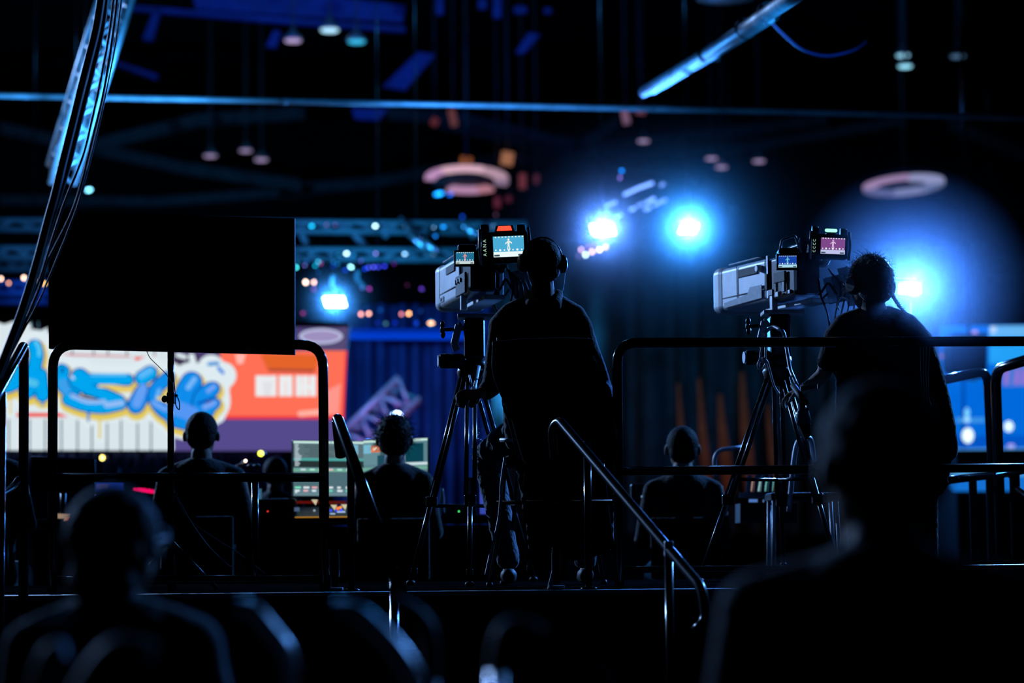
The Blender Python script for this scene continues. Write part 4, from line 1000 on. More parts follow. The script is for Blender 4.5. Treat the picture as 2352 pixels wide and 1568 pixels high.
# ------------------------------------------------------------------ graffiti led wall
YS = 23.0
def W2(pts, k=0): return [P(x, y, YS - .008 * k) for x, y in pts]
led = thing('led_wall', 'huge lit screen showing blue bubble graffiti letters and a coral red panel', 'screen', P(380, 1035, YS))
MB().prism(W2([(-160, 700), (802, 742), (772, 1040), (-160, 1040)], -1), (0, .25, 0)).build('cabinet', BLACK, led)
art = MB()
def poly(pts, rgb, k, s=1., smp=False): art.quad(W2(pts[::-1] if False else pts, k), emit(rgb, s, smp))
def stroke(pts, w, rgb, k, s=1., n=5, taper=None):
    pp = [Vector((x, y, 0)) for x, y in pts]; pp = curve(pp, n) if len(pp) > 2 else [pp[0].lerp(pp[1], i / 6) for i in range(7)]
    m = emit(rgb, s)
    N = len(pp)
    for i, p in enumerate(pp):
        ww = w if taper is None else w + (taper - w) * i / (N - 1)
        art.quad([P(p.x + ww / 2 * math.cos(R(a)), p.y - ww / 2 * math.sin(R(a)), YS - .008 * k - .0001 * i) for a in range(0, 360, 20)], m)
        if i:
            o = pp[i - 1]; d = (p - o); 
            if d.length < 1e-6: continue
            q = Vector((-d.y, d.x, 0)).normalized() * ww / 2
            art.quad([P(v.x, v.y, YS - .008 * k - .0001 * i - .00005) for v in (o - q, p - q, p + q, o + q)], m)
WH, LI, YE, DB, BL, SK, HL, RD = (222, 236, 242), (205, 200, 228), (225, 200, 90), (0, 70, 165), (15, 140, 235), (0, 165, 240), (150, 190, 245), (240, 60, 40)
poly([(400, 752), (800, 750), (772, 1035), (400, 1035)], (78, 66, 120), 0, .9, True)        # hazy violet base
poly([(400, 950), (778, 950), (770, 1035), (400, 1035)], (92, 80, 150), .3, .85)
poly([(690, 760), (798, 752), (795, 806), (690, 806)], (96, 84, 130), .3, .8)
poly([(-160, 740), (395, 790), (400, 1034), (-160, 1034)], WH, .5, .95, True)               # white fence ground
poly([(-160, 690), (10, 745), (30, 738), (70, 742), (80, 765), (110, 752), (112, 800), (-160, 800)], WH, .6, .95)
poly([(396, 812), (456, 812), (450, 895), (396, 900)], (70, 58, 90), 1, .8)
for x in (20, 68, 104, 141, 178, 211, 246, 278, 316, 347): poly([(x - 1.6, 962), (x + 1.6, 962), (x + 1.6, 1034), (x - 1.6, 1034)], (0, 40, 80), 1, .9)
for x in (166, 215, 248, 291, 355): poly([(x - 1.5, 800), (x + 1.5, 800), (x + 1.5, 816), (x - 1.5, 816)], (60, 40, 60), 1.2)
for x in (72, 88): poly([(x - 1.5, 738), (x + 1.5, 738), (x + 1.5, 758), (x - 1.5, 758)], (60, 90, 110), 1.2)
poly([(140, 812), (300, 817), (300, 820), (140, 816)], (215, 90, 110), 1.2)
poly([(38, 948), (172, 948), (172, 957), (38, 957)], RD, 1.3, 1.)
poly([(306, 820), (360, 817), (345, 828), (318, 832)], RD, 1.3, 1.)
# coral panel
poly([(505, 806), (797, 805), (790, 962), (515, 962)], (255, 112, 86), 1, 1., True)
poly([(505, 955), (791, 955), (790, 962), (515, 962)], (240, 50, 60), 1.2, 1.)
poly([(792, 806), (797, 805), (790, 960), (785, 960)], (250, 60, 60), 1.2, 1.)
poly([(598, 812), (735, 815), (725, 850), (615, 852)], (240, 105, 45), 1.2, .9)
poly([(615, 846), (722, 848), (722, 855), (618, 853)], (185, 80, 60), 1.3, .9)
poly([(540, 812), (565, 812), (558, 835), (545, 836)], (255, 185, 175), 1.3)
poly([(745, 900), (783, 880), (778, 950), (740, 954)], (255, 150, 140), 1.25)
stroke([(690, 950), (735, 946)], 14, (255, 175, 160), 1.4)
# blurred block lettering on the coral panel
for (a, b) in ((588, 604), (606, 618), (621, 634), (642, 655), (658, 671), (680, 692), (695, 708), (712, 725)):
    art.quad(W2([(a - 1, 862), (b + 1, 862), (b + 1, 910), (a - 1, 910)], 2), emit((235, 238, 240), 1.))
for (a, b, y) in ((588, 634, 866), (642, 671, 866), (680, 725, 884)): art.quad(W2([(a, y), (b, y), (b, y + 10), (a, y + 10)], 2.1), emit((235, 238, 240), 1.))
art.quad(W2([(602, 864), (630, 864), (620, 909), (606, 909)], 2.05), emit((225, 225, 232), 1.))
# oval badge
art.quad([P(737 + 50 * math.cos(R(a)), 772 - 18 * math.sin(R(a)), YS - .018) for a in range(0, 360, 10)], emit((195, 200, 235), .95))
art.quad([P(737 + 43 * math.cos(R(a)), 772 - 12.5 * math.sin(R(a)), YS - .030) for a in range(0, 360, 10)], emit((165, 150, 200), .9))
art.quad(W2([(712, 765), (762, 765), (762, 779), (712, 779)], 3), emit((215, 212, 240), 1.))
# lettering: white halo, yellow drip, outline, fill, highlight
LET = [
 [([(80, 796), (84, 815), (80, 838)], 36), ([(-60, 868), (0, 878), (22, 876), (40, 862)], 52), ([(62, 858), (64, 880), (63, 897)], 40), ([(92, 862), (95, 885), (98, 905)], 38)],
 [([(142, 850), (146, 853)], 32), ([(140, 872), (150, 885), (165, 898)], 42)],
 [([(183, 866), (187, 869)], 44), ([(205, 871), (250, 872), (294, 872)], 29), ([(172, 876), (200, 892), (240, 906), (272, 920)], 32), ([(158, 916), (190, 928), (235, 934), (276, 926)], 34)],
 [([(326, 868), (345, 856)], 36)],
 [([(328, 902), (312, 930)], 42)],
 [([(386, 868), (362, 888), (354, 912), (372, 940), (400, 958)], 34), ([(432, 962), (405, 955)], 56), ([(440, 878), (425, 905), (425, 945)], 52)],
 [([(486, 893), (464, 908), (458, 930), (476, 944)], 36), ([(490, 892), (482, 902)], 34), ([(494, 926), (478, 942)], 28)]]
L = [t for g in LET for t in g]
for p, w in L: stroke(p, w + 42, WH, 1.6)
for p, w in L: stroke([(x + 2, y + 8) for x, y in p], w + 13, YE, 1.8)
for x, y0, y1, w in ((229, 945, 1005, 9), (202, 945, 968, 10), (24, 915, 950, 7)):
    stroke([(x, y0), (x, y1)], w + 16, WH, 1.7); stroke([(x, y0), (x, y1)], w * .6, YE, 1.85)
stroke([(98, 900), (98, 930)], 16, BL, 1.95, taper=5)
stroke([(203, 940), (203, 968)], 9, BL, 1.95, taper=4)
kk = 2.0
for gi, g in enumerate(LET):
    for p, w in g: stroke(p, w, DB, kk)
    for p, w in g: stroke(p, w - 7, SK if gi < 4 else BL, kk + .25)
    kk += .5
for p, w, c in (([(82, 784), (90, 800), (90, 815)], 8, (90, 205, 250)), ([(60, 875), (80, 880)], 16, (80, 195, 235)), ([(165, 865), (168, 868)], 7, (190, 220, 250)), ([(210, 861), (290, 861)], 5, (90, 195, 250)), ([(165, 908), (200, 922), (240, 922)], 9, HL), ([(245, 930), (280, 925)], 12, HL),
                ([(325, 862), (345, 850)], 15, (90, 185, 250)), ([(328, 892), (314, 926)], 22, (100, 160, 245)), ([(366, 896), (360, 915)], 9, (110, 185, 250)), ([(352, 925), (380, 940)], 11, (110, 165, 245)), ([(400, 935), (440, 950)], 34, (85, 150, 245)), ([(447, 870), (432, 890)], 11, (120, 185, 250)), ([(492, 887), (478, 898)], 9, (120, 165, 245)), ([(470, 935), (492, 925)], 11, (120, 165, 245)), ([(145, 880), (150, 895)], 22, (60, 160, 235))):
    stroke(p, w, c, 6.0)
stroke([(192, 906), (222, 914)], 6, (0, 25, 80), 6.4, taper=3); stroke([(455, 926), (495, 913)], 5, (0, 60, 170), 6.4); stroke([(364, 914), (378, 918)], 8, (235, 205, 90), 6.4); stroke([(143, 848), (144, 852)], 8, (0, 80, 170), 6.4)
stroke([(228, 886), (262, 888), (296, 894)], 6, (235, 205, 110), 6.3, taper=11)
# pale cloud of lettering at the right end
for p, w in (([(485, 845), (500, 860), (512, 862)], 62), ([(508, 890), (512, 925), (500, 955)], 34), ([(440, 818), (446, 840)], 14), ([(408, 815), (425, 820)], 10)): stroke(p, w, WH, 1.65)
stroke([(480, 836), (500, 834)], 9, (70, 150, 215), 3.1); stroke([(502, 845), (512, 856)], 8, (30, 130, 225), 3.1)
art.build('picture', None, led, normals=False)

# dark blue skirt and drapes under and beside the screens
def drape(name, label, cat, px0, px1, py0, py1, Y, m, folds=14, amp=.12, group=None):
    mb = MB(); k = mb.mi(m); N = folds * 8; rows = []
    for j, py in enumerate((py0, (py0 + py1) / 2, py1)):
        rows.append([mb.bm.verts.new(P(px0 + (px1 - px0) * i / N, py, Y) + Vector((0, math.sin(i / 8 * 2 * math.pi + math.sin(i * .37)) * amp * (.7 + .3 * j), 0))) for i in range(N + 1)])
    for a, b in zip(rows, rows[1:]):
        for i in range(N):
            f = mb.bm.faces.new((a[i], a[i + 1], b[i + 1], b[i])); f.smooth = True
    o = mb.build(name, m); md = o.modifiers.new('thick', 'SOLIDIFY'); md.thickness = .02
    tag(o, label, cat, group); return rebase(o, P((px0 + px1) / 2, py1, Y))
drape('stage_skirt', 'dark blue pleated cloth hanging below the graffiti screen', 'curtain', -120, 640, 1040, 1215, 22.9, CURT, 20, .08)
drape('stage_drape', 'tall dark blue drape to the right of the graffiti screen', 'curtain', 772, 1130, 700, 1225, 39, CURT, 9, .2)
drape('stage_drape', 'wide dim teal backdrop between the two broadcast cameras', 'curtain', 1120, 2260, 560, 1225, 46, DRAPE, 16, .25)
for i, (px, w, y0, lab) in enumerate(((1566, 16, 880, 'leftmost dim rust red strip behind the lone seated person'), (1614, 20, 868, 'dim rust red strip just right of the lone seated head'), (1662, 26, 905, 'dim rust red strip curving left of the right tripod'), (1712, 26, 855, 'broad dim rust red strip behind the right tripod legs'), (1772, 18, 930, 'dim rust red strip seen between the right tripod legs'))):
    mb = MB()
    for j in range(10):
        a, b = j / 10, (j + 1) / 10
        f = lambda t: (px - 8 + 22 * t ** 1.4, y0 + (1130 - y0) * t, w * (.35 + .65 * min(1, t * 1.6)))
        A_, B_ = f(a), f(b)
        mb.prism(PX([(A_[0] - A_[2] / 2, A_[1]), (A_[0] + A_[2] / 2, A_[1]), (B_[0] + B_[2] / 2, B_[1]), (B_[0] - B_[2] / 2, B_[1])], 44), (0, .05, 0))
    o = mb.build('fabric_strip', RUST); tag(o, lab, 'fabric strip', 'rust red strips on the backdrop'); rebase(o, P(px, 1130, 44))
t = thing('light_bar', 'long blue glowing bar along the top of the dark drape', 'stage light', P(900, 765, 37))
MB().tube([P(797, 762, 37), P(1090, 763, 37)], .045).build('upper_tube', emit((0, 45, 170), 1.), t); MB().tube([P(797, 772, 37), P(1090, 773, 37)], .045).build('lower_tube', emit((0, 60, 205), 1.1), t)  # both tubes made emissive to raise the brightness of the bar

# ------------------------------------------------------------------ blue stage screen at the right
YB = 32
bs = thing('led_wall', 'bright blue stage screen at the right edge behind the railings', 'screen', P(2270, 1060, YB))
MB().prism([P(2160, 748, YB + .05), P(2560, 744, YB + .05), P(2560, 1062, YB + .05), P(2160, 1062, YB + .05)], (0, .2, 0)).build('cabinet', BLACK, bs)
art = MB()
def pb(pts, rgb, k, s=1., smp=False): art.quad([P(x, y, YB - .008 * k) for x, y in pts], emit(rgb, s, smp))
pb([(2160, 748), (2560, 744), (2560, 1060), (2160, 1060)], (0, 105, 220), 0, 1., True)
pb([(2272, 748), (2560, 746), (2560, 835), (2272, 835)], (35, 160, 245), .3)
pb([(2272, 748), (2560, 746), (2560, 772), (2272, 774)], (100, 180, 240), .4); pb([(2275, 750), (2288, 750), (2288, 764), (2275, 764)], (190, 215, 240), .6)
pb([(2160, 1000), (2560, 1000), (2560, 1034), (2160, 1034)], (0, 85, 200), .3)
pb([(2160, 1034), (2560, 1030), (2560, 1060), (2160, 1060)], (205, 225, 245), .5); pb([(2160, 1030), (2560, 1026), (2560, 1038), (2160, 1040)], (80, 160, 235), .6)
pb([(2300, 850), (2352, 832), (2400, 850), (2400, 880), (2352, 886), (2305, 888)], (80, 120, 215), .5)
for x in (2310, 2335, 2350): pb([(x, 850), (x + 6, 846), (x + 3, 882), (x - 4, 884)], (170, 110, 210), .7)
pb([(2210, 868), (2216, 868), (2216, 1034), (2209, 1034)], (0, 60, 165), .6)
pb([(2195, 959), (2262, 959), (2262, 970), (2195, 970)], (60, 150, 230), .8)
for (x, y, a, b, c) in ((2221, 948, 6, 12, (110, 190, 240)), (2221, 964, 7, 6, (150, 205, 240)), (2223, 1000, 13, 17, (225, 250, 240)), (2317, 979, 10, 12, (215, 245, 240)), (2322, 1024, 9, 5, (150, 150, 215)), (2172, 817, 9, 11, (255, 165, 90)), (2239, 765, 7, 6, (190, 150, 215))):
    art.quad([P(x + a * math.cos(R(q)), y - b * math.sin(R(q)), YB - .02) for q in range(0, 360, 20)], emit(c, 1.4))
art.build('picture', None, bs, normals=False)
t = thing('line_array', 'black hanging speaker block in front of the blue stage screen', 'speaker', P(2232, 780, 29))
MB().prism([P(x, y, 29) for x, y in ((2189, 765), (2268, 765), (2267, 860), (2255, 868), (2200, 864), (2183, 845), (2181, 800))], (0, .5, 0)).build('cabinet', BLACK, t)
MB().tube([P(2225, 770, 29.2), Vector((P(2225, 770, 29.2).x, 29.2, RZ + .08))], .02).build('hanging_chain', RAIL, t)
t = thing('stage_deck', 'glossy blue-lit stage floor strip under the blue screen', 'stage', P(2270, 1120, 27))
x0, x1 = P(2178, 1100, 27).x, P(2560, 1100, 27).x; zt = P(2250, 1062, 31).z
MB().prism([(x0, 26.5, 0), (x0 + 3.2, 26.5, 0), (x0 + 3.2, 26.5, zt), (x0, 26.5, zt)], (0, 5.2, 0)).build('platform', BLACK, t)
mb = MB(); mb.quad([P(2176, 1078, 26.45), P(2430, 1075, 26.45), P(2430, 1127, 26.45), P(2190, 1128, 26.45), P(2178, 1116, 26.45)], emit((20, 115, 215), .95)); mb.quad([P(2176, 1074, 26.44), P(2430, 1071, 26.44), P(2430, 1092, 26.44), P(2176, 1095, 26.44)], emit((85, 165, 225), .95)); mb.build('lit_front', None, t, normals=False)  # blue light on the stage front put into emissive colour

# ------------------------------------------------------------------ trusses
def truss(label, a, b, w, n, r, m=ALUM, up=(0, 0, 1), group=None, diag=True):
    a, b = Vector(a), Vector(b); d = (b - a).normalized(); s = d.cross(Vector(up)).normalized(); u = s.cross(d)
    t = thing('lighting_truss', label, 'truss', a, group)
    cs = [(s * x + u * y) * w / 2 for x, y in ((-1, -1), (1, -1), (1, 1), (-1, 1))]
    for c in cs: MB().tube([a + c, b + c], r, seg=8).build('chord', m, t)
    if diag:
        mb = MB()
        for i in range(n):
            p, q = a.lerp(b, i / n), a.lerp(b, (i + 1) / n)
            for j in range(4):
                c1, c2 = cs[j], cs[(j + 1) % 4]
                mb.tube([p + c1, q + c2] if i % 2 else [p + c2, q + c1], r * .6, seg=6)
        mb.build('lattice', m, t)
    if abs(d.z) < .3:
        for q in (.2, .8):
            p = a.lerp(b, q); MB().tube([p, Vector((p.x, p.y, RZ + .08))], .008, seg=6).build('hanging_chain', RAIL, t)
    return t
truss('blue-lit lattice truss leg behind the slanting cable bundle', P(278, -40, 19), P(140, 400, 21), .20, 14, .028)
truss('upper lattice truss crossing behind the black monitor', P(-60, 516, 31), P(1210, 524, 31), .12, 26, .03, STEEL)
truss('lower lattice truss crossing behind the black monitor', P(-60, 580, 30.5), P(1100, 586, 30.5), .12, 26, .03, STEEL)
for i, (a, b, Yq, r) in enumerate((((800, 520), (868, 600), 31, .05), ((882, 545), (925, 500), 31, .035), ((690, 530), (712, 575), 31, .045), ((932, 516), (965, 555), 30.6, .04), ((938, 534), (985, 580), 30.4, .042), ((972, 550), (1003, 582), 30.2, .04), ((1070, 512), (1090, 545), 30.2, .045))):
    o = MB().tube([P(*a, Yq), P(*b, Yq)], r, seg=10).build('truss_brace', ALU if i > 2 else STEEL)
    tag(o, ('wide dim diagonal brace right of the black monitor', 'dim brace leaning right under the upper truss', 'dim brace close to the monitor edge', 'short bright blue brace above the lens box', 'longest bright blue brace left of the red tally camera', 'lower bright blue brace ending at the lower truss', 'blue brace touching the red tally camera top')[i], 'brace', 'braces between the two trusses'); rebase(o, P(*a, Yq))
truss('left truss row behind the cables, below the upper truss', P(-60, 607, 33), P(112, 607, 33), .14, 5, .03, STEEL)
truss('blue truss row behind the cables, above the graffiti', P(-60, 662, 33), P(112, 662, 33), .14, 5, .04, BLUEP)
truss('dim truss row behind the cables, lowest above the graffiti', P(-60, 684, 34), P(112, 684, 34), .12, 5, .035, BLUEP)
truss('faint truss at the far right above the blue stage screen', P(2240, 604, 48), P(2420, 604, 48), .1, 6, .03, STEEL)
truss('faint lower truss at the far right above the blue stage screen', P(2180, 630, 48), P(2420, 634, 48), .12, 6, .03, STEEL)
truss('slanting violet-lit truss behind the curly haired person', P(812, 1018, 33), P(940, 892, 33), .40, 6, .045, ALUM)
# light diagonal arm upper right
t = thing('lighting_boom', 'thick blue-lit diagonal boom reaching down from the upper right', 'boom', P(1655, 110, 16))
MB().tube([P(1478, 212, 26), P(1655, 104, 19), P(1860, -35, 13)], .05, seg=14).build('main_tube', ALUM, t)
MB().tube([P(1500, 210, 26), P(1640, 128, 19.5), P(1770, 45, 15.5)], .028, seg=10).build('lower_tube', ALUM, t)
MB().tube([P(1612, 137, 20), P(1652, 134, 20)], .024).build('side_peg', ALUM, t)
for px, py, Yq in ((1765, 30, 15.6), (1712, 66, 17), (1622, 122, 20)): MB().lathe([(.075, -.03), (.078, 0), (.075, .03)], P(px, py, Yq), (P(1860, -35, 13) - P(1478, 212, 26))).build('clamp_ring', PLAST, t)
wire('cable', 'blue cable drooping from the diagonal boom', [P(1765, 45, 15.6), P(1800, 80, 16), P(1845, 115, 16.5), P(1900, 128, 17), P(1960, 115, 17.5), P(1990, 95, 18)], .009, BLUEP)
t = thing('pipe_batten', 'long straight blue-lit pipe crossing the whole hall', 'pipe', P(1176, 243, 23))
MB().tube([P(-120, 217, 21), P(1176, 243, 23), P(2480, 273, 25)], .026, seg=14).build('pipe', ALUM, t)
for px, py in ((60, 221), (340, 226), (655, 232), (1500, 250)): MB().tube([P(px - 4, py, 22), P(px + 4, py, 22)], .03, seg=12).build('coupler', ALUM, t)
MB().lathe([(.06, -.05), (.06, .05)], P(171, 222, 21.4), (1, 0, 0)).build('clamp', BLUEP, t)

# ------------------------------------------------------------------ roof steel, dim
def beam(label, pts, Y, h, m=STEEL, group='dim roof beams'):
    mb = MB()
    for a, b in zip(pts, pts[1:]):
        A_, B_ = P(*a, Y), P(*b, Y); mb.prism([A_, B_, B_ - Vector((0, 0, h)), A_ - Vector((0, 0, h))], (0, .3, 0))
    o = mb.build('roof_beam', m); tag(o, label, 'beam', group); return rebase(o, P(*pts[0], Y))
beam('dim roof beam sloping down right of the ring light', [(890, 246), (1060, 258), (1310, 318), (1400, 345)], 60, .30)
beam('lower dim roof beam sloping down above the ring light', [(1000, 270), (1240, 325), (1330, 350)], 62, .25)
beam('dim roof beam rising to the pipe in the middle', [(1300, 345), (1420, 262)], 60, .3)
beam('dim roof beam sloping down behind the left pendant group', [(0, 280), (230, 330), (420, 372), (690, 412)], 62, .3)
beam('dim roof beam arching over the left pendant group', [(220, 318), (450, 262), (700, 245)], 60, .3)
beam('dim roof beam across the middle, rising to the right', [(640, 425), (860, 405), (1100, 360), (1400, 325), (1900, 262)], 64, .3)
beam('dim roof beam from the middle to the left wall', [(0, 448), (360, 452), (720, 425)], 64, .25)
beam('dim roof beam sloping down at the far right', [(2180, 270), (2360, 345), (2480, 400)], 60, .3)
beam('dim roof beam under the right pendant group', [(1400, 345), (1700, 330), (2080, 265)], 62, .25)
beam('dim roof beam arching above the right blinder', [(1290, 355), (1480, 372), (1600, 400)], 62, .25)
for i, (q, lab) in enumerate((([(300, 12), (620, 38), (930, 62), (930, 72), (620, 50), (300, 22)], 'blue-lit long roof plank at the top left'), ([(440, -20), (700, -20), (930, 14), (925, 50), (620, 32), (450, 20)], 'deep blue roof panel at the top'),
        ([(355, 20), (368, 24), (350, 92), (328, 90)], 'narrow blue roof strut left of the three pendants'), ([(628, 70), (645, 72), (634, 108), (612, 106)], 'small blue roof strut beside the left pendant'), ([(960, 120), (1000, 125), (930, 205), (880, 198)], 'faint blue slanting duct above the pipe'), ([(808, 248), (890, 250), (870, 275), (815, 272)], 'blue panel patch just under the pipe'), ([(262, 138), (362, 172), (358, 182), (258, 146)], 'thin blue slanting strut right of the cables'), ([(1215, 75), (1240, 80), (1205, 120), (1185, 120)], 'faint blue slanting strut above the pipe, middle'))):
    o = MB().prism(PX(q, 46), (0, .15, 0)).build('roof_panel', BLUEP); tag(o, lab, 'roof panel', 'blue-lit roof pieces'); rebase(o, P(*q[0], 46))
for px, py, w, h, lab in ((1010, 12, 8, 40, 'first'), (1108, 8, 9, 22, 'second'), (1142, 12, 9, 55, 'third'), (1195, 22, 14, 14, 'fourth'), (1258, 24, 8, 10, 'fifth')):
    o = MB().prism(PX([(px - w, py - h / 2), (px + w, py - h / 2), (px + w, py + h / 2), (px - w, py + h / 2)], 46), (0, .1, 0)).build('roof_bracket', BLUEP)
    tag(o, lab + ' small blue bracket from the left along the top edge', 'bracket', 'small blue brackets along the roof'); rebase(o, P(px, py, 46))
wire('hanging_cable', 'shallow dim cable swag above the tilted bar lights', PX([(1420, 345), (1455, 358), (1500, 358), (1555, 330)], 50), .03, STEEL)

# ------------------------------------------------------------------ pendant lamps
def pendant(px, py, Yq, w, label, glow, col, group, drop=None):
    c = P(px, py, Yq); r = w / 2 * S(Yq); t = thing('pendant_lamp', label, 'pendant lamp', c, group)
    MB().lathe([(r, 0), (r, .03), (r * .7, .12 * r / .2), (r * .25, .4 * r / .2 * .5), (r * .18, r * 1.6)], c, (0, 0, 1), None, 20).build('shade', ALUM, t)
    MB().lathe([(r * .86, -.01), (r * .8, -.03)], c, (0, 0, 1), None, 20).build('diffuser', emit(col, glow), t)
    MB().tube([c + Vector((0, 0, r * 1.5)), Vector((c.x, c.y, RZ + .08))], .022, seg=6).build('rod', STEEL, t)
G1 = 'high bay pendants at the top'; G2 = 'high bay pendants left of centre'; G3 = 'high bay pendants at the top right'; G4 = 'high bay pendants right of centre'
PK, CY = (195, 170, 220), (150, 215, 245)
for a in ((673, 92, 42, 44, 'lowest left pendant of the bright trio at the top', .9, PK, G1), (757, 68, 42, 48, 'middle pendant of the bright trio at the top, brightest', 1.5, (170, 220, 245), G1), (819, 94, 42, 46, 'right pendant of the bright trio at the top, cyan', 1.1, (60, 190, 235), G1),
          (483, 357, 58, 34, 'left pendant of the faint trio left of centre', .7, PK, G2), (564, 345, 58, 32, 'middle pendant of the faint trio left of centre', .7, PK, G2), (600, 366, 58, 34, 'right pendant of the faint trio left of centre', .75, PK, G2),
          (2074, 126, 44, 34, 'upper left pendant of the group at the top right', 1.3, (150, 215, 245), G3), (2079, 151, 43, 36, 'lowest pendant of the group at the top right, brightest', 1.4, (150, 225, 250), G3), (2200, 128, 45, 38, 'right pendant of the group at the top right, dimmest', .35, (120, 170, 220), G3),
          (1634, 363, 58, 30, 'left pendant of the faint trio right of centre', .8, PK, G4), (1657, 383, 58, 30, 'lowest pendant of the faint trio right of centre', .75, PK, G4), (1743, 369, 58, 31, 'right pendant of the faint trio right of centre', .75, PK, G4),
          (1478, 323, 60, 30, 'lone small pendant above the cable swag', .8, PK, None), (1679, 482, 66, 28, 'very faint pendant right of the second blinder', .12, (70, 130, 170), None)):
    pendant(*a)
t = thing('pendant_bowl', 'large pale bowl-shaped fitting cut by the top edge', 'pendant lamp', P(1665, -10, 30))
c = P(1665, -14, 30); MB().lathe([(.02, -.10), (.2, -.095), (.36, -.06), (.42, 0), (.42, .03)], c, (0, 0, 1), ALUM, 36).build('bowl', None, t); MB().tube([c, Vector((c.x, c.y, RZ + .08))], .02).build('rod', STEEL, t)
def ring(label, px, py, rx, ry, Yq, tiltx, rolld, segs, inner=None):
    c = P(px, py, Yq); r = rx * S(Yq); t = thing('ring_light', label, 'ring light', c)
    rm = Euler((R(tiltx), R(rolld), 0)).to_matrix()
    for (a0, a1, rgb, s, w) in segs:
        mb = MB(); n = max(3, int((a1 - a0) / 6)); V = []
        for i in range(n + 1):
            a = R(a0 + (a1 - a0) * i / n)
            V.append([mb.bm.verts.new(c + rm @ Vector((math.cos(a) * r * q, math.sin(a) * r * q, z))) for q, z in ((1, 0), (1, .08), (1 - w, .08), (1 - w, 0))])
        for A_, B_ in zip(V, V[1:]):
            for j in range(4): mb.bm.faces.new((A_[j], B_[j], B_[(j + 1) % 4], A_[(j + 1) % 4]))
        mb.bm.faces.new(V[0]); mb.bm.faces.new(V[-1][::-1])
        mb.build('ring_segment', emit(rgb, s), t)
    MB().lathe([(r * 1.0, .09), (r * .9, .12), (r * .3, .2)], c, rm @ Vector((0, 0, 1)), STEEL, 28).build('backing', None, t)
    MB().tube([c + Vector((0, 0, .2)), Vector((c.x, c.y, RZ + .08))], .03).build('rod', STEEL, t)
# seen from below: +y is far (low in the picture), -y near (high in the picture)
ring('bright pinkish ring light above the red tally camera', 1072, 417, 97, 27, 50, -9, 1, [(185, 232, (205, 155, 205), .8, .24), (234, 296, (225, 180, 200), .95, .26), (300, 345, (205, 165, 185), .75, .3), (50, 70, (210, 140, 160), .7, .3), (72, 120, (200, 150, 190), .8, .32), (346, 380, (170, 140, 175), .6, .3)])
ring('dim pinkish ring light at the far right', 2076, 430, 94, 22, 50, -5, -3, [(180, 270, (175, 145, 190), .75, .26), (272, 345, (155, 160, 205), .8, .42), (345, 400, (110, 125, 170), .7, .4), (40, 100, (140, 145, 190), .7, .42), (100, 180, (110, 115, 165), .65, .34)])
for (px, py, w, h, col, s, rl, lab) in ((1070, 376, 13, 16, (185, 105, 65), .55, 8, 'orange-brown lit box standing on the bright ring light, left'), (1165, 364, 14, 15, (190, 125, 95), .6, 10, 'orange-brown lit box behind the bright ring light, right'), (1040, 270, 8, 20, (130, 75, 80), .5, -12, 'tall dim rosy plate left below the pipe'), (998, 280, 8, 9, (130, 60, 75), .4, 30, 'small dim rosy plate left below the pipe'),
        (1437, 268, 8, 17, (150, 110, 145), .55, -10, 'tall dim rosy plate below the pipe at right'), (1471, 256, 11, 6, (140, 85, 105), .5, 5, 'small rosy plate touching the pipe at right'), (1200, 416, 8, 17, (135, 65, 80), .5, 0, 'dim red upright plate right of the bright ring light'), (1232, 411, 6, 10, (110, 55, 80), .4, 5, 'smaller dim red plate right of the bright ring light'), (1142, 465, 7, 12, (120, 50, 75), .5, 0, 'dim red plate under the bright ring light'), (1168, 457, 7, 7, (110, 45, 70), .4, 0, 'tiny dim red plate under the bright ring light')):
    t = thing('lit_plate', lab, 'fitting', P(px, py, 52)); c = P(px, py, 52); k = S(52)
    MB().box(c, (w * 2 * k, .12, h * 2 * k), Euler((0, R(rl), 0)).to_matrix(), bev=.02).build('plate', emit(col, s), t)  # brightness of the plate put into emission, no light falls on it
    MB().tube([c + Vector((0, .2, h * k * .8)), Vector((c.x, c.y + .2, RZ + .08))], .02).build('rod', STEEL, t)

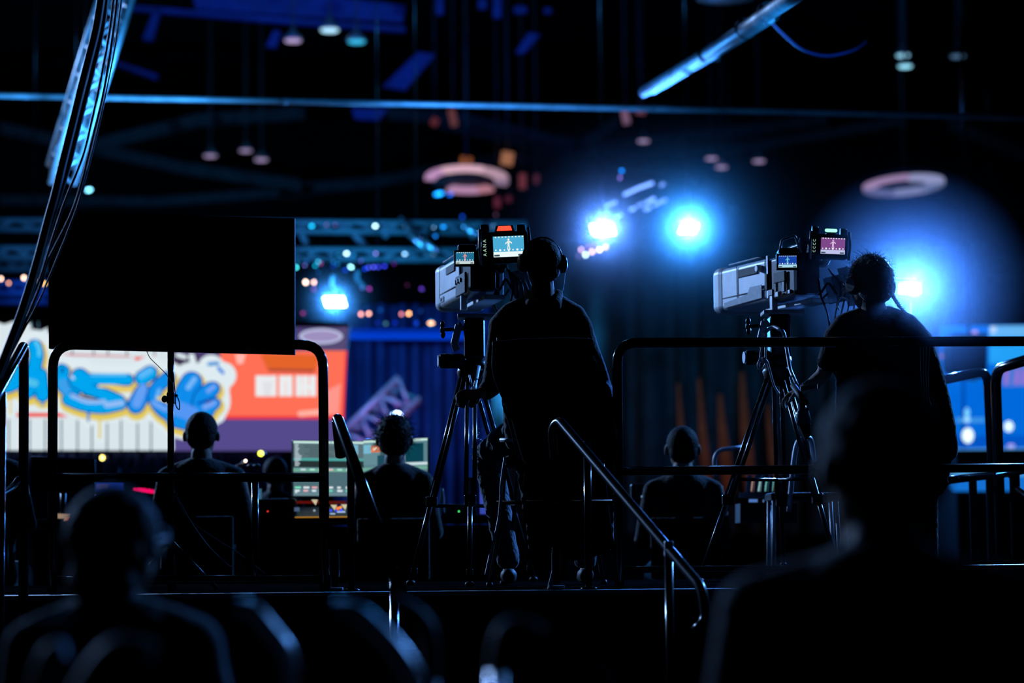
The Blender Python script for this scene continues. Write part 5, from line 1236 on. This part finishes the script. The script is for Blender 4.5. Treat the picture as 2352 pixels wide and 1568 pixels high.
# ------------------------------------------------------------------ stage lights
def fixture(px, py, Yq, rx, ry, rgb, s, label, group, roll=0., name='stage_light', round_=True):
    c = P(px, py, Yq); k = S(Yq); t = thing(name, label, 'stage light', c, group)
    a, b = rx * k, ry * k; rm = Euler((0, R(roll), 0)).to_matrix()
    L_ = MB(); L_.quad([c + rm @ Vector((a * math.cos(R(q)), 0, b * math.sin(R(q)))) for q in range(0, 360, 30 if rx < 6 else 20)], emit(rgb, s)); L_.build('lens', None, t, normals=False)
    h = MB(); h.lathe([(max(a, b) * 1.05, .002), (max(a, b) * 1.1, .05), (max(a, b) * .8, .16), (.02, .18)], c, (0, 1, 0), PLAST, 10).build('housing', None, t)
    return t
GT, GM, GW = 'small cyan lights on the upper truss', 'small lights on the lower truss', 'paired warm lights'
rows = [
 (716, 519, 31, 8, 6, (20, 165, 215), 1.6, 'cyan light on the upper truss nearest the black monitor', GT), (862, 519, 31, 8, 6, (165, 215, 225), 2.4, 'white-cyan light alone mid upper truss', GT), (931, 519, 31, 7, 6, (150, 190, 235), 2.2, 'white-cyan light above the bright blue braces', GT),
 (995, 520, 31, 8, 6, (120, 185, 235), 2.2, 'pale light on the upper truss right of the braces', GT), (1018, 521, 31, 9, 5, (20, 130, 220), 1.4, 'blue light close right of the pale upper truss light', GT), (1000, 542, 30.5, 6, 5, (15, 110, 205), 1.2, 'blue light hanging under the pale upper truss light', GT),
 (1066, 520, 31, 6, 6, (40, 140, 230), 1.6, 'blue light left of the red tally camera', GT), (1085, 522, 31, 7, 6, (30, 150, 230), 1.6, 'blue light touching the red tally camera hood', GT), (1132, 520, 31, 9, 6, (150, 215, 235), 2.2, 'white-cyan light behind the red tally camera top', GT), (1199, 520, 31, 7, 6, (10, 130, 220), 1.4, 'blue light right of the red tally lamp', GT),
 (750, 516, 31, 5, 4, (110, 90, 170), .8, 'violet glint on the upper truss, left one', GT), (770, 516, 31, 5, 4, (100, 80, 160), .8, 'violet glint on the upper truss, right one', GT), (787, 518, 31, 5, 5, (20, 50, 120), .8, 'dim navy light right of the violet glints', GT),
 (716, 583, 30.5, 6, 5, (15, 130, 185), 1.4, 'teal light on the lower truss nearest the black monitor', GM), (777, 587, 30.5, 5, 5, (15, 150, 200), 1.5, 'teal light left of the bright lower truss light', GM), (796, 582, 30.5, 8, 6, (160, 205, 230), 2.6, 'brightest white-cyan light on the lower truss', GM), (812, 588, 30.5, 5, 5, (10, 115, 180), 1.2, 'teal light right of the bright lower truss light', GM),
 (863, 582, 30.5, 5, 5, (110, 110, 200), 1.6, 'violet-cyan light on the lower truss', GM), (930, 583, 30.5, 7, 5, (130, 185, 230), 2.1, 'pale light on the lower truss below the long brace', GM), (996, 583, 30.5, 6, 5, (120, 190, 220), 2.1, 'pale light on the lower truss left of the lens box', GM),
 (680, 614, 30, 5, 6, (60, 215, 220), 2., 'cyan light cut by the black monitor edge', GM), (683, 604, 30, 4, 5, (10, 110, 150), 1., 'dim teal light above the one cut by the monitor edge', GM), (700, 609, 30, 4, 4, (90, 95, 180), 1.3, 'violet light beside the monitor, first in its cluster', GM), (704, 601, 30, 4, 4, (15, 85, 155), 1., 'dim blue light beside the monitor, top of its cluster', GM),
 (724, 610, 30, 5, 5, (15, 145, 190), 1.4, 'teal light in the triple cluster, lower', GM), (731, 601, 30, 5, 5, (40, 165, 195), 1.5, 'teal light in the triple cluster, upper', GM), (737, 605, 30, 4, 4, (140, 50, 130), 1.3, 'magenta light in the triple cluster', GM), (731, 625, 30, 4, 4, (10, 75, 140), .9, 'dim blue light under the triple cluster', GM),
 (767, 602, 30, 6, 5, (15, 105, 175), 1.2, 'dim blue light left of the bright moving light', GM), (775, 606, 30, 4, 4, (15, 110, 180), 1.1, 'dim teal light touching the blue one left of the moving light', GM), (806, 613, 30, 9, 5, (140, 225, 235), 2.4, 'bright oblong cyan moving light', GM, 28), (793, 620, 30, 6, 4, (10, 60, 210), 1.2, 'royal blue light beside the oblong moving light', GM), (829, 599, 30, 4, 4, (75, 80, 185), 1.2, 'violet light above the royal blue row', GM),
 (766, 611, 30, 6, 4, (10, 40, 170), 1., 'deep blue light at the left of the moving light', GM),
 (838, 617, 30, 5, 5, (10, 60, 215), 1.3, 'royal blue row light, first from left', 'royal blue row of lights'), (846, 614, 30, 5, 5, (60, 80, 225), 1.4, 'royal blue row light, second from left', 'royal blue row of lights'), (858, 613, 30, 6, 5, (70, 80, 225), 1.4, 'royal blue row light, third from left', 'royal blue row of lights'), (869, 613, 30, 5, 5, (50, 60, 220), 1.3, 'royal blue row light, fourth from left', 'royal blue row of lights'), (883, 611, 30, 6, 5, (40, 55, 215), 1.3, 'royal blue row light, rightmost', 'royal blue row of lights'),
 (702, 648, 29, 7, 8, (250, 215, 190), 2.2, 'left warm white light of the pair beside the monitor', GW, -20), (721, 648, 29, 6, 7, (240, 190, 175), 2., 'right warm white light of the pair beside the monitor', GW, 20),
 (829, 721, 29, 6, 7, (235, 150, 140), 1.8, 'left rosy light of the pair left of centre', GW, -15), (847, 720, 29, 6, 7, (240, 165, 145), 1.8, 'right rosy light of the pair left of centre', GW, 25), (922, 721, 29, 5, 6, (205, 110, 115), 1.6, 'left rosy light of the pair under the lens box', GW), (939, 720, 29, 6, 7, (250, 165, 95), 2., 'right amber light of the pair under the lens box', GW, 25),
 (990, 742, 29, 12, 5, (240, 160, 70), 1.8, 'wide amber light left of the tripod knob', GW),
 (2, 640, 29, 6, 7, (245, 200, 175), 1.9, 'warm light on the left frame edge', GW), (20, 650, 29, 5, 6, (225, 150, 110), 1.5, 'orange light next to the left frame edge', GW), (55, 638, 29, 6, 8, (245, 205, 180), 2., 'warm white light behind the cables, upper', GW, -20), (79, 644, 29, 5, 7, (235, 160, 135), 1.6, 'rosy light between the cables, upper', GW), (101, 651, 29, 9, 6, (235, 180, 70), 1.5, 'yellow light against the monitor left edge', GW),
 (12, 722, 29, 6, 7, (235, 175, 165), 1.7, 'left rosy light of the pair above the graffiti', GW), (30, 722, 29, 5, 7, (230, 150, 125), 1.6, 'right rosy light of the pair above the graffiti', GW), (106, 720, 29, 4, 6, (210, 120, 115), 1.4, 'rosy light cut by the monitor left edge', GW),
 (721, 664, 29, 8, 4, (110, 45, 140), 1., 'violet light under the warm pair beside the monitor', 'dim violet lights'), (848, 663, 29, 6, 6, (130, 40, 140), 1.1, 'magenta light right of the white blinder', 'dim violet lights'), (831, 661, 29, 5, 5, (60, 95, 170), .9, 'dull blue light right of the white blinder', 'dim violet lights'), (968, 663, 29, 6, 6, (80, 40, 160), 1., 'purple light left of the lens box', 'dim violet lights'), (696, 719, 29, 6, 6, (125, 40, 110), .9, 'magenta light low beside the monitor', 'dim violet lights'),
 (905, 605, 30, 5, 5, (75, 20, 110), .9, 'tiny purple light right of the royal blue row', 'dim violet lights'), (935, 654, 30, 4, 4, (80, 20, 60), .6, 'tiny dim red light above the royal lens box', 'dim violet lights'), (874, 712, 30, 7, 7, (10, 60, 130), .7, 'dull blue light between the two rosy pairs', 'dim blue lights'), (886, 743, 30, 7, 6, (60, 110, 130), .6, 'dull teal light under the rosy pairs', 'dim blue lights'), (867, 741, 30, 5, 6, (10, 30, 160), .7, 'deep blue light left of the dull teal one', 'dim blue lights'), (907, 741, 30, 6, 6, (10, 35, 180), .7, 'deep blue light right of the dull teal one', 'dim blue lights'), (956, 742, 30, 7, 6, (10, 40, 190), .8, 'deep blue light left of the amber one', 'dim blue lights'), (966, 714, 30, 6, 6, (15, 40, 110), .7, 'dull navy light below the purple one', 'dim blue lights'),
 (235, 1051, 20, 9, 10, (245, 215, 110), 1.8, 'round yellow footlight below the graffiti screen', 'yellow footlights'), (599, 1041, 20, 9, 9, (235, 235, 70), 1.9, 'round lemon footlight between the seated heads', 'yellow footlights'),
 (911, 955, 19, 24, 20, (150, 190, 255), 4.5, 'bright blue-white dome light right behind the curly head', 'blue floor lights'), (846, 1013, 19, 14, 6, (60, 120, 250), 2.6, 'blue floor light over the desk monitor edge', 'blue floor lights'),
 (1335, 573, 33, 5, 6, (225, 175, 190), 1.8, 'rosy light, upper leftmost of the cluster under the first blinder', 'cluster under the first blinder'), (1352, 566, 33, 5, 5, (150, 60, 110), 1.4, 'dark rosy light, second of the upper row in the cluster', 'cluster under the first blinder'), (1366, 562, 33, 5, 5, (150, 60, 110), 1.2, 'dark rosy light, third of the upper row in the cluster', 'cluster under the first blinder'), (1345, 585, 33, 6, 7, (205, 240, 220), 2.2, 'mint white light, lowest left of the cluster', 'cluster under the first blinder'), (1360, 578, 33, 6, 7, (240, 185, 165), 2., 'peach light, middle of the lower row in the cluster', 'cluster under the first blinder'), (1377, 573, 33, 7, 7, (240, 215, 200), 2.1, 'cream light, third of the lower row in the cluster', 'cluster under the first blinder'), (1391, 567, 33, 6, 6, (240, 170, 175), 1.9, 'pink light, rightmost of the cluster', 'cluster under the first blinder'), (1329, 588, 33, 7, 7, (80, 75, 120), .9, 'faint mauve light at the cluster left end', 'cluster under the first blinder'), (1383, 552, 33, 4, 5, (130, 90, 150), .9, 'mauve light just under the first blinder', 'cluster under the first blinder'),
 (1428, 392, 33, 8, 6, (10, 110, 215), 1.3, 'blue round light above the tilted bar lights', 'small lights above the bars'), (1424, 408, 33, 5, 6, (120, 100, 200), 1.1, 'violet light under the blue round one above the bars', 'small lights above the bars'),
 (204, 436, 40, 12, 6, (120, 215, 250), 2.2, 'cyan-white light right of the cable bundle', 'lone blue lights', -12), (1008, 445, 44, 19, 7, (20, 140, 235), 1.7, 'bright blue light under the ring light', 'lone blue lights', -10), (1034, 446, 44, 9, 5, (15, 90, 215), 1.3, 'smaller blue light overlapping the one under the ring light', 'lone blue lights', -25), (1062, 498, 40, 5, 7, (10, 60, 170), 1., 'dim blue light above the upper truss', 'lone blue lights'), (1139, 493, 40, 4, 4, (90, 60, 90), .8, 'dim rosy light above the upper truss', 'lone blue lights'),
 (2520 - 400, 90, 60, 1, 1, (60, 60, 90), .2, 'pinpoint light at the upper right', None)]
for r_ in rows[:-1]:
    fixture(r_[0], r_[1], r_[2], r_[3] * .55, r_[4] * .55, r_[5], r_[6] * 3.6, r_[7], r_[8], r_[9] if len(r_) > 9 else 0)
# teal curved neon-like hose above the blinder
o = MB().tube(curve(PX([(766, 632), (764, 650), (772, 662), (790, 668)], 30)), .035).build('bent_pipe', ALU); tag(o, 'teal-lit bent pipe just above the left white blinder', 'pipe'); rebase(o, P(766, 632, 30))
o = MB().tube(curve(PX([(822, 622), (820, 640), (832, 655), (838, 662)], 30)), .03).build('bent_pipe', STEEL); tag(o, 'dim bent pipe right of the left white blinder', 'pipe'); rebase(o, P(822, 622, 30))
# tilted bar lights
bars = [((1432, 448), (1466, 432), 'longest tilted bar light, lower half', .9), ((1466, 432), (1500, 420), 'longest tilted bar light, upper half', .9), ((1392, 474), (1416, 463), 'tilted bar light left of the longest bar', .8), ((1345, 500), (1360, 493), 'faint tilted bar light far left of the bars', .3), ((1414, 500), (1428, 492), 'short tilted bar light right above the first blinder', .8),
        ((1484, 466), (1504, 455), 'short tilted bar light of the middle row, right end', .9), ((1462, 474), (1480, 466), 'short tilted bar light of the middle row, centre', .5), ((1446, 482), (1458, 478), 'short tilted bar light of the middle row, left end', .9), ((1480, 482), (1494, 476), 'short tilted bar light of the lowest row, left end', .8), ((1500, 472), (1530, 458), 'short tilted bar light of the lowest row, right end', .6), ((1516, 427), (1526, 421), 'small tilted bar light at the top right of the bars', .5)]
for a, b, lab, s in bars:
    t = thing('bar_light', lab, 'stage light', P(*a, 34), 'tilted bar lights beside the first blinder')
    MB().tube([P(*a, 33.95), P(*b, 33.95)], .022, seg=8).build('tube_lamp', emit((105, 145, 235), s * 3.4), t)
    MB().tube([P(a[0], a[1] - 1, 34.03), P(b[0], b[1] - 1, 34.03)], .035, seg=8).build('housing', PLAST, t)
# white blinders
LAMPS = []
def blinder(px, py, Yq, w, h, label, col, power, shear=0, s=14):
    c = P(px, py, Yq); k = S(Yq); t = thing('blinder_light', label, 'stage light', c)
    a, b = w / 2 * k, h / 2 * k
    q = bend([c + Vector((-a - shear * k, 0, -b)), c + Vector((a - shear * k, 0, -b)), c + Vector((a + shear * k, 0, b)), c + Vector((-a + shear * k, 0, b))], b * .3, 3)
    MB().prism([v + Vector((0, .012, 0)) for v in (c + Vector((-a * 1.1 - shear * k, 0, -b * 1.2)), c + Vector((a * 1.1 - shear * k, 0, -b * 1.2)), c + Vector((a * 1.1 + shear * k, 0, b * 1.2)), c + Vector((-a * 1.1 + shear * k, 0, b * 1.2)))], (0, .10, 0)).build('housing', PLAST, t)
    MB().quad([c + Vector((-a - shear * k, 0, -b)), c + Vector((a - shear * k, 0, -b)), c + Vector((a + shear * k, 0, b)), c + Vector((-a + shear * k, 0, b))], emit((225, 240, 255), s)).build('lamp_face', None, t, normals=False)
    MB().tube([c + Vector((-a * 1.2, .06, 0)), c + Vector((-a * 1.2, .06, b * 2)), c + Vector((a * 1.2, .06, b * 2)), c + Vector((a * 1.2, .06, 0))], .012 if Yq > 20 else .006, seg=6).build('yoke', RAIL, t)
    LAMPS.append((c + Vector((0, -.05 - b, 0)), power, col, a * .9))
    return t, c
_, c = blinder(1385, 527, 33, 50, 22, 'first white blinder light, right of the seated operator head', (.08, .26, .95), B1, -3)
MB().tube([c + Vector((0, .1, .2)), Vector((c.x, c.y + .1, RZ + .08))], .02).build('hanger', RAIL, _)
_, c = blinder(1582, 525, 33, 36, 19, 'second white blinder light in the wide cyan glow at centre right', (.03, .25, .9), B2, 5)
MB().tube([c + Vector((0, .1, .2)), Vector((c.x, c.y + .1, RZ + .08))], .02).build('hanger', RAIL, _)
_, c = blinder(769, 693, 29, 46, 22, 'white blinder light between the black monitor and the lens box', (.04, .30, .95), B4, -3)
MB().tube([c + Vector((0, .1, .08)), Vector((c.x, c.y + .1, P(769, 578, 29).z))], .015).build('hanger', RAIL, _)
_, c = blinder(2090, 663, 14.6, 50, 22, 'white blinder light glowing beside the grey haired head', (.05, .22, .95), B3, 0)
MB().tube([c + Vector((0, .07, -.03)), Vector((c.x, c.y + .07, .0))], .018).build('stand_pole', RAIL, _)
for a in (90, 210, 330): MB().tube([Vector((c.x, c.y + .07, .5)), Vector((c.x + math.cos(R(a)) * .4, c.y + .07 + math.sin(R(a)) * .4, .02))], .012).build('stand_leg', RAIL, _)

# ------------------------------------------------------------------ seats right in front of the lens
for i, (pts, Yq, lab) in enumerate((([(770, 1400), (815, 1405), (865, 1445), (915, 1500), (950, 1560), (965, 1640)], 4.0, 'blurred curved seat back rim nearest the middle, brightest'), ([(545, 1395), (580, 1405), (620, 1450), (655, 1500), (670, 1580)], 4.3, 'blurred curved seat back rim left of the brightest one'),
      ([(905, 1385), (935, 1398), (965, 1420), (985, 1460), (990, 1560)], 4.6, 'blurred small seat back rim at the foot of the left handrail'), ([(1140, 1540), (1150, 1480), (1162, 1450), (1190, 1440), (1240, 1460)], 4.0, 'blurred seat back rim with a small glint at bottom centre'), ([(180, 1600), (215, 1540), (250, 1500), (290, 1485), (350, 1500)], 3.6, 'blurred seat back rim at the bottom left'), ([(85, 1600), (100, 1540), (120, 1500), (150, 1490)], 3.8, 'faint blurred seat back rim at the bottom left corner'))):
    p = [P(x, y, Yq) for x, y in pts]; mid = p[len(p) // 2]
    t = thing('theatre_chair', lab, 'chair', (mid.x, Yq, 0), 'empty seats in front of the lens')
    MB().tube(curve(p), .017, seg=12).build('rim_tube', ALU if i < 2 else RUBB, t)
    zt = min(v.z for v in p); xs = [v.x for v in p]; x0, x1 = min(xs), max(xs)
    x0c = (x0 + x1) / 2
    MB().box((x0c, Yq + .03, .72), (.36, .03, .36), bev=.012).build('backrest', CLOTH, t)
    MB().box((x0c, Yq + .25, .45), (.40, .40, .05), bev=.015).build('seat_pad', CLOTH, t)
    MB().tube([p[0] if i > 2 else p[-1], Vector(((p[0] if i > 2 else p[-1]).x, Yq, .02))], .014).build('support', RAIL, t)
    MB().tube([(x0c, Yq + .25, .42), (x0c, Yq + .25, .01)], .025).build('pedestal', RAIL, t)

# ------------------------------------------------------------------ haze and light
w = bpy.data.worlds.new('hall_haze'); scene.world = w; w.use_nodes = True
nt = w.node_tree; nt.nodes.clear()
o = nt.nodes.new('ShaderNodeOutputWorld'); bg = nt.nodes.new('ShaderNodeBackground'); bg.inputs['Color'].default_value = (0, 0, 0, 1); bg.inputs['Strength'].default_value = 0
nt.links.new(bg.outputs[0], o.inputs['Surface'])
def haze(label, c, r, dens, g):  # scattering ellipsoid, sized and turned to shape the halo of a blinder
    m = bpy.data.materials.new('stage_haze'); m.use_nodes = True; n = m.node_tree; n.nodes.clear()
    oo = n.nodes.new('ShaderNodeOutputMaterial'); v = n.nodes.new('ShaderNodeVolumeScatter')
    v.inputs['Color'].default_value = (.95, .97, 1, 1); v.inputs['Density'].default_value = dens; v.inputs['Anisotropy'].default_value = g
    tc = n.nodes.new('ShaderNodeTexCoord'); mp = n.nodes.new('ShaderNodeMapping'); gr = n.nodes.new('ShaderNodeTexGradient'); gr.gradient_type = 'SPHERICAL'
    mp.inputs['Scale'].default_value = (1 / r[0], 1 / r[1], 1 / r[2]); mu = n.nodes.new('ShaderNodeMath'); mu.operation = 'MULTIPLY'; mu.inputs[1].default_value = dens * 1.6
    n.links.new(tc.outputs['Object'], mp.inputs['Vector']); n.links.new(mp.outputs[0], gr.inputs['Vector']); n.links.new(gr.outputs['Fac'], mu.inputs[0]); n.links.new(mu.outputs[0], v.inputs['Density'])
    n.links.new(v.outputs[0], oo.inputs['Volume'])
    o = MB().ball((0, 0, 0), r, None, 4).build('stage_haze', m); o.location = c; o.rotation_euler = (Vector(c) - CAM).to_track_quat('Y', 'Z').to_euler()
    tag(o, label, 'haze', 'stage haze around the blinders', 'stuff'); return o
LC = [l[0] for l in LAMPS]
for c, r, d, lab in ((LC[0], (.95, 1.6, .95), H1, 'thin blue haze glowing around the first white blinder'), (LC[1], (1.25, 1.8, 1.25), H2, 'cyan haze glowing around the second white blinder'), (LC[2], (.85, 1.4, .85), H4, 'blue haze glowing around the white blinder left of the lens box'),
                     ((LC[0] + LC[1]) / 2 + Vector((.3, -.5, -.1)), (3.4, 2.6, 2.3), HB, 'wide faint haze spread around both middle blinders'), (CAM + (LC[3] - CAM) * .87, (.62, 3.6, .62), H3, 'blue haze drifting from the blinder over the grey haired operator'), (CAM + (LC[3] - CAM) * .97, (.85, 1.4, .80), H3 * .2, 'faint outer haze around the blinder beside the grey haired operator')):
    haze(lab, c, r, d, GG)
for i, (c, pw, col, r) in enumerate(LAMPS): lamp('blinder_beam', c, pw, col, max(.01, r), 'SPOT', CAM, 100, 1.)
lamp('side_lamp_left', (-13, 27, 8.0), KL, (.27, .5, 1.), .25, 'SPOT', (0, 11.2, 2.0), 34, .6)
lamp('side_lamp_right', (8.5, 20, 7.5), KR, (.10, .35, 1.), .25, 'SPOT', (.2, 11, 1.8), 34, .6)
lamp('back_lamp', (-1.5, 26, 9.5), KB, (.12, .38, 1.), .3, 'SPOT', (0, 9, 1.2), 34, .8)
lamp('drape_wash', (-1.0, 30, 10.5), 330, (.02, .12, 1.), .3, 'SPOT', (-2.5, 39, 3.0), 60, .8)  # unseen spot added so the blue drape shows
lamp('roof_wash', (-6, 34, 3.5), 1300, (.02, .05, 1.), .3, 'SPOT', (-2.5, 46, 12.0), 45, .7)  # no such lamp in view; added to brighten the blue roof panels
lamp('front_rim_lamp', (-4.5, 9.9, 4.4), 110, (.06, .3, 1.), .15, 'SPOT', (.75, 3.9, 1.2), 17, .6)  # added unseen spot that draws the rim on the front right head
lamp('brace_lamp', (-1.2, 27.2, 4.0), 900, (.02, .42, 1.), .15, 'SPOT', (-1.2, 30.4, 4.9), 60, .8)  # extra unseen spot put in to make the truss braces bright
lamp('violet_lamp', (-1.6, 30.0, 2.0), 220, (.55, .12, .75), .2, 'SPOT', (-1.75, 33, 3.1), 50, .7)  # added violet spot, source unseen, for the slanting truss
lamp('aisle_lamp', (-2.6, 9.5, 5.2), 130, (.03, .3, 1.), .15, 'SPOT', (-.72, 4.0, 1.05), 15, .6)  # unseen blue spot added for the highlight on the front seat rims
lamp('truss_leg_lamp', (-4.6, 17, 3.0), 300, (.03, .36, 1.), .15, 'SPOT', (-3.3, 19.5, 5.2), 50, .8)  # added close spot, not a seen lamp, for the truss leg
lamp('truss_wash', (-5.5, 25, 4.0), 2600, (.05, .35, 1.), .3, 'SPOT', (-3.5, 31, 4.9), 70, .7)  # unseen spot added to lift the lattice trusses
lamp('pipe_lamp_left', (-3.4, 19.5, 3.4), PL, (.04, .36, 1.), .2, 'SPOT', (-3.7, 20.5, 5.4), 80, .8)  # added spot, out of sight, that lights the left end of the pipe
lamp('pipe_lamp_middle', (.0, 21.0, 3.6), PL * .6, (.04, .3, 1.), .2, 'SPOT', (.0, 23, 5.5), 70, .9)  # second added spot for the pipe, its source unseen
lamp('boom_lamp', (2.6, 12.6, 3.2), 750, (.02, .32, 1.), .2, 'SPOT', (1.9, 15.5, 4.2), 60, .9)  # spot added below the boom to turn it blue, no lamp seen there
lamp('backdrop_wash', (4, 36, 9), 500, (.05, .45, .8), .3, 'SPOT', (5, 46, 3), 80, .8)  # added unseen spot that lifts the teal backdrop
lamp('strip_lamp', (3.5, 40.5, 1.5), 50, (1., .3, .1), .2, 'SPOT', (3.6, 44, 2.6), 90, .6)  # warm unseen spot, added only to redden the rust strips
lamp('roof_glow', (0, 45, 4), 2200, (.06, .45, 1.), .5, 'SPOT', (0, 58, 11), 110, .8)  # unseen spot added so the far roof beams show

vsn = scene.view_settings
scene.display_settings.display_device = 'sRGB'
vsn.view_transform = 'Standard'; vsn.look = 'None'; vsn.exposure = 0; vsn.gamma = 1; vsn.use_curve_mapping = False
cy = scene.cycles
cy.max_bounces = 4; cy.diffuse_bounces = 2; cy.glossy_bounces = 3; cy.transmission_bounces = 2; cy.volume_bounces = 0; cy.transparent_max_bounces = 4
cy.caustics_reflective = False; cy.caustics_refractive = False
cy.sample_clamp_indirect = 2.0; cy.sample_clamp_direct = 0
cy.use_denoising = True
cy.use_adaptive_sampling = False
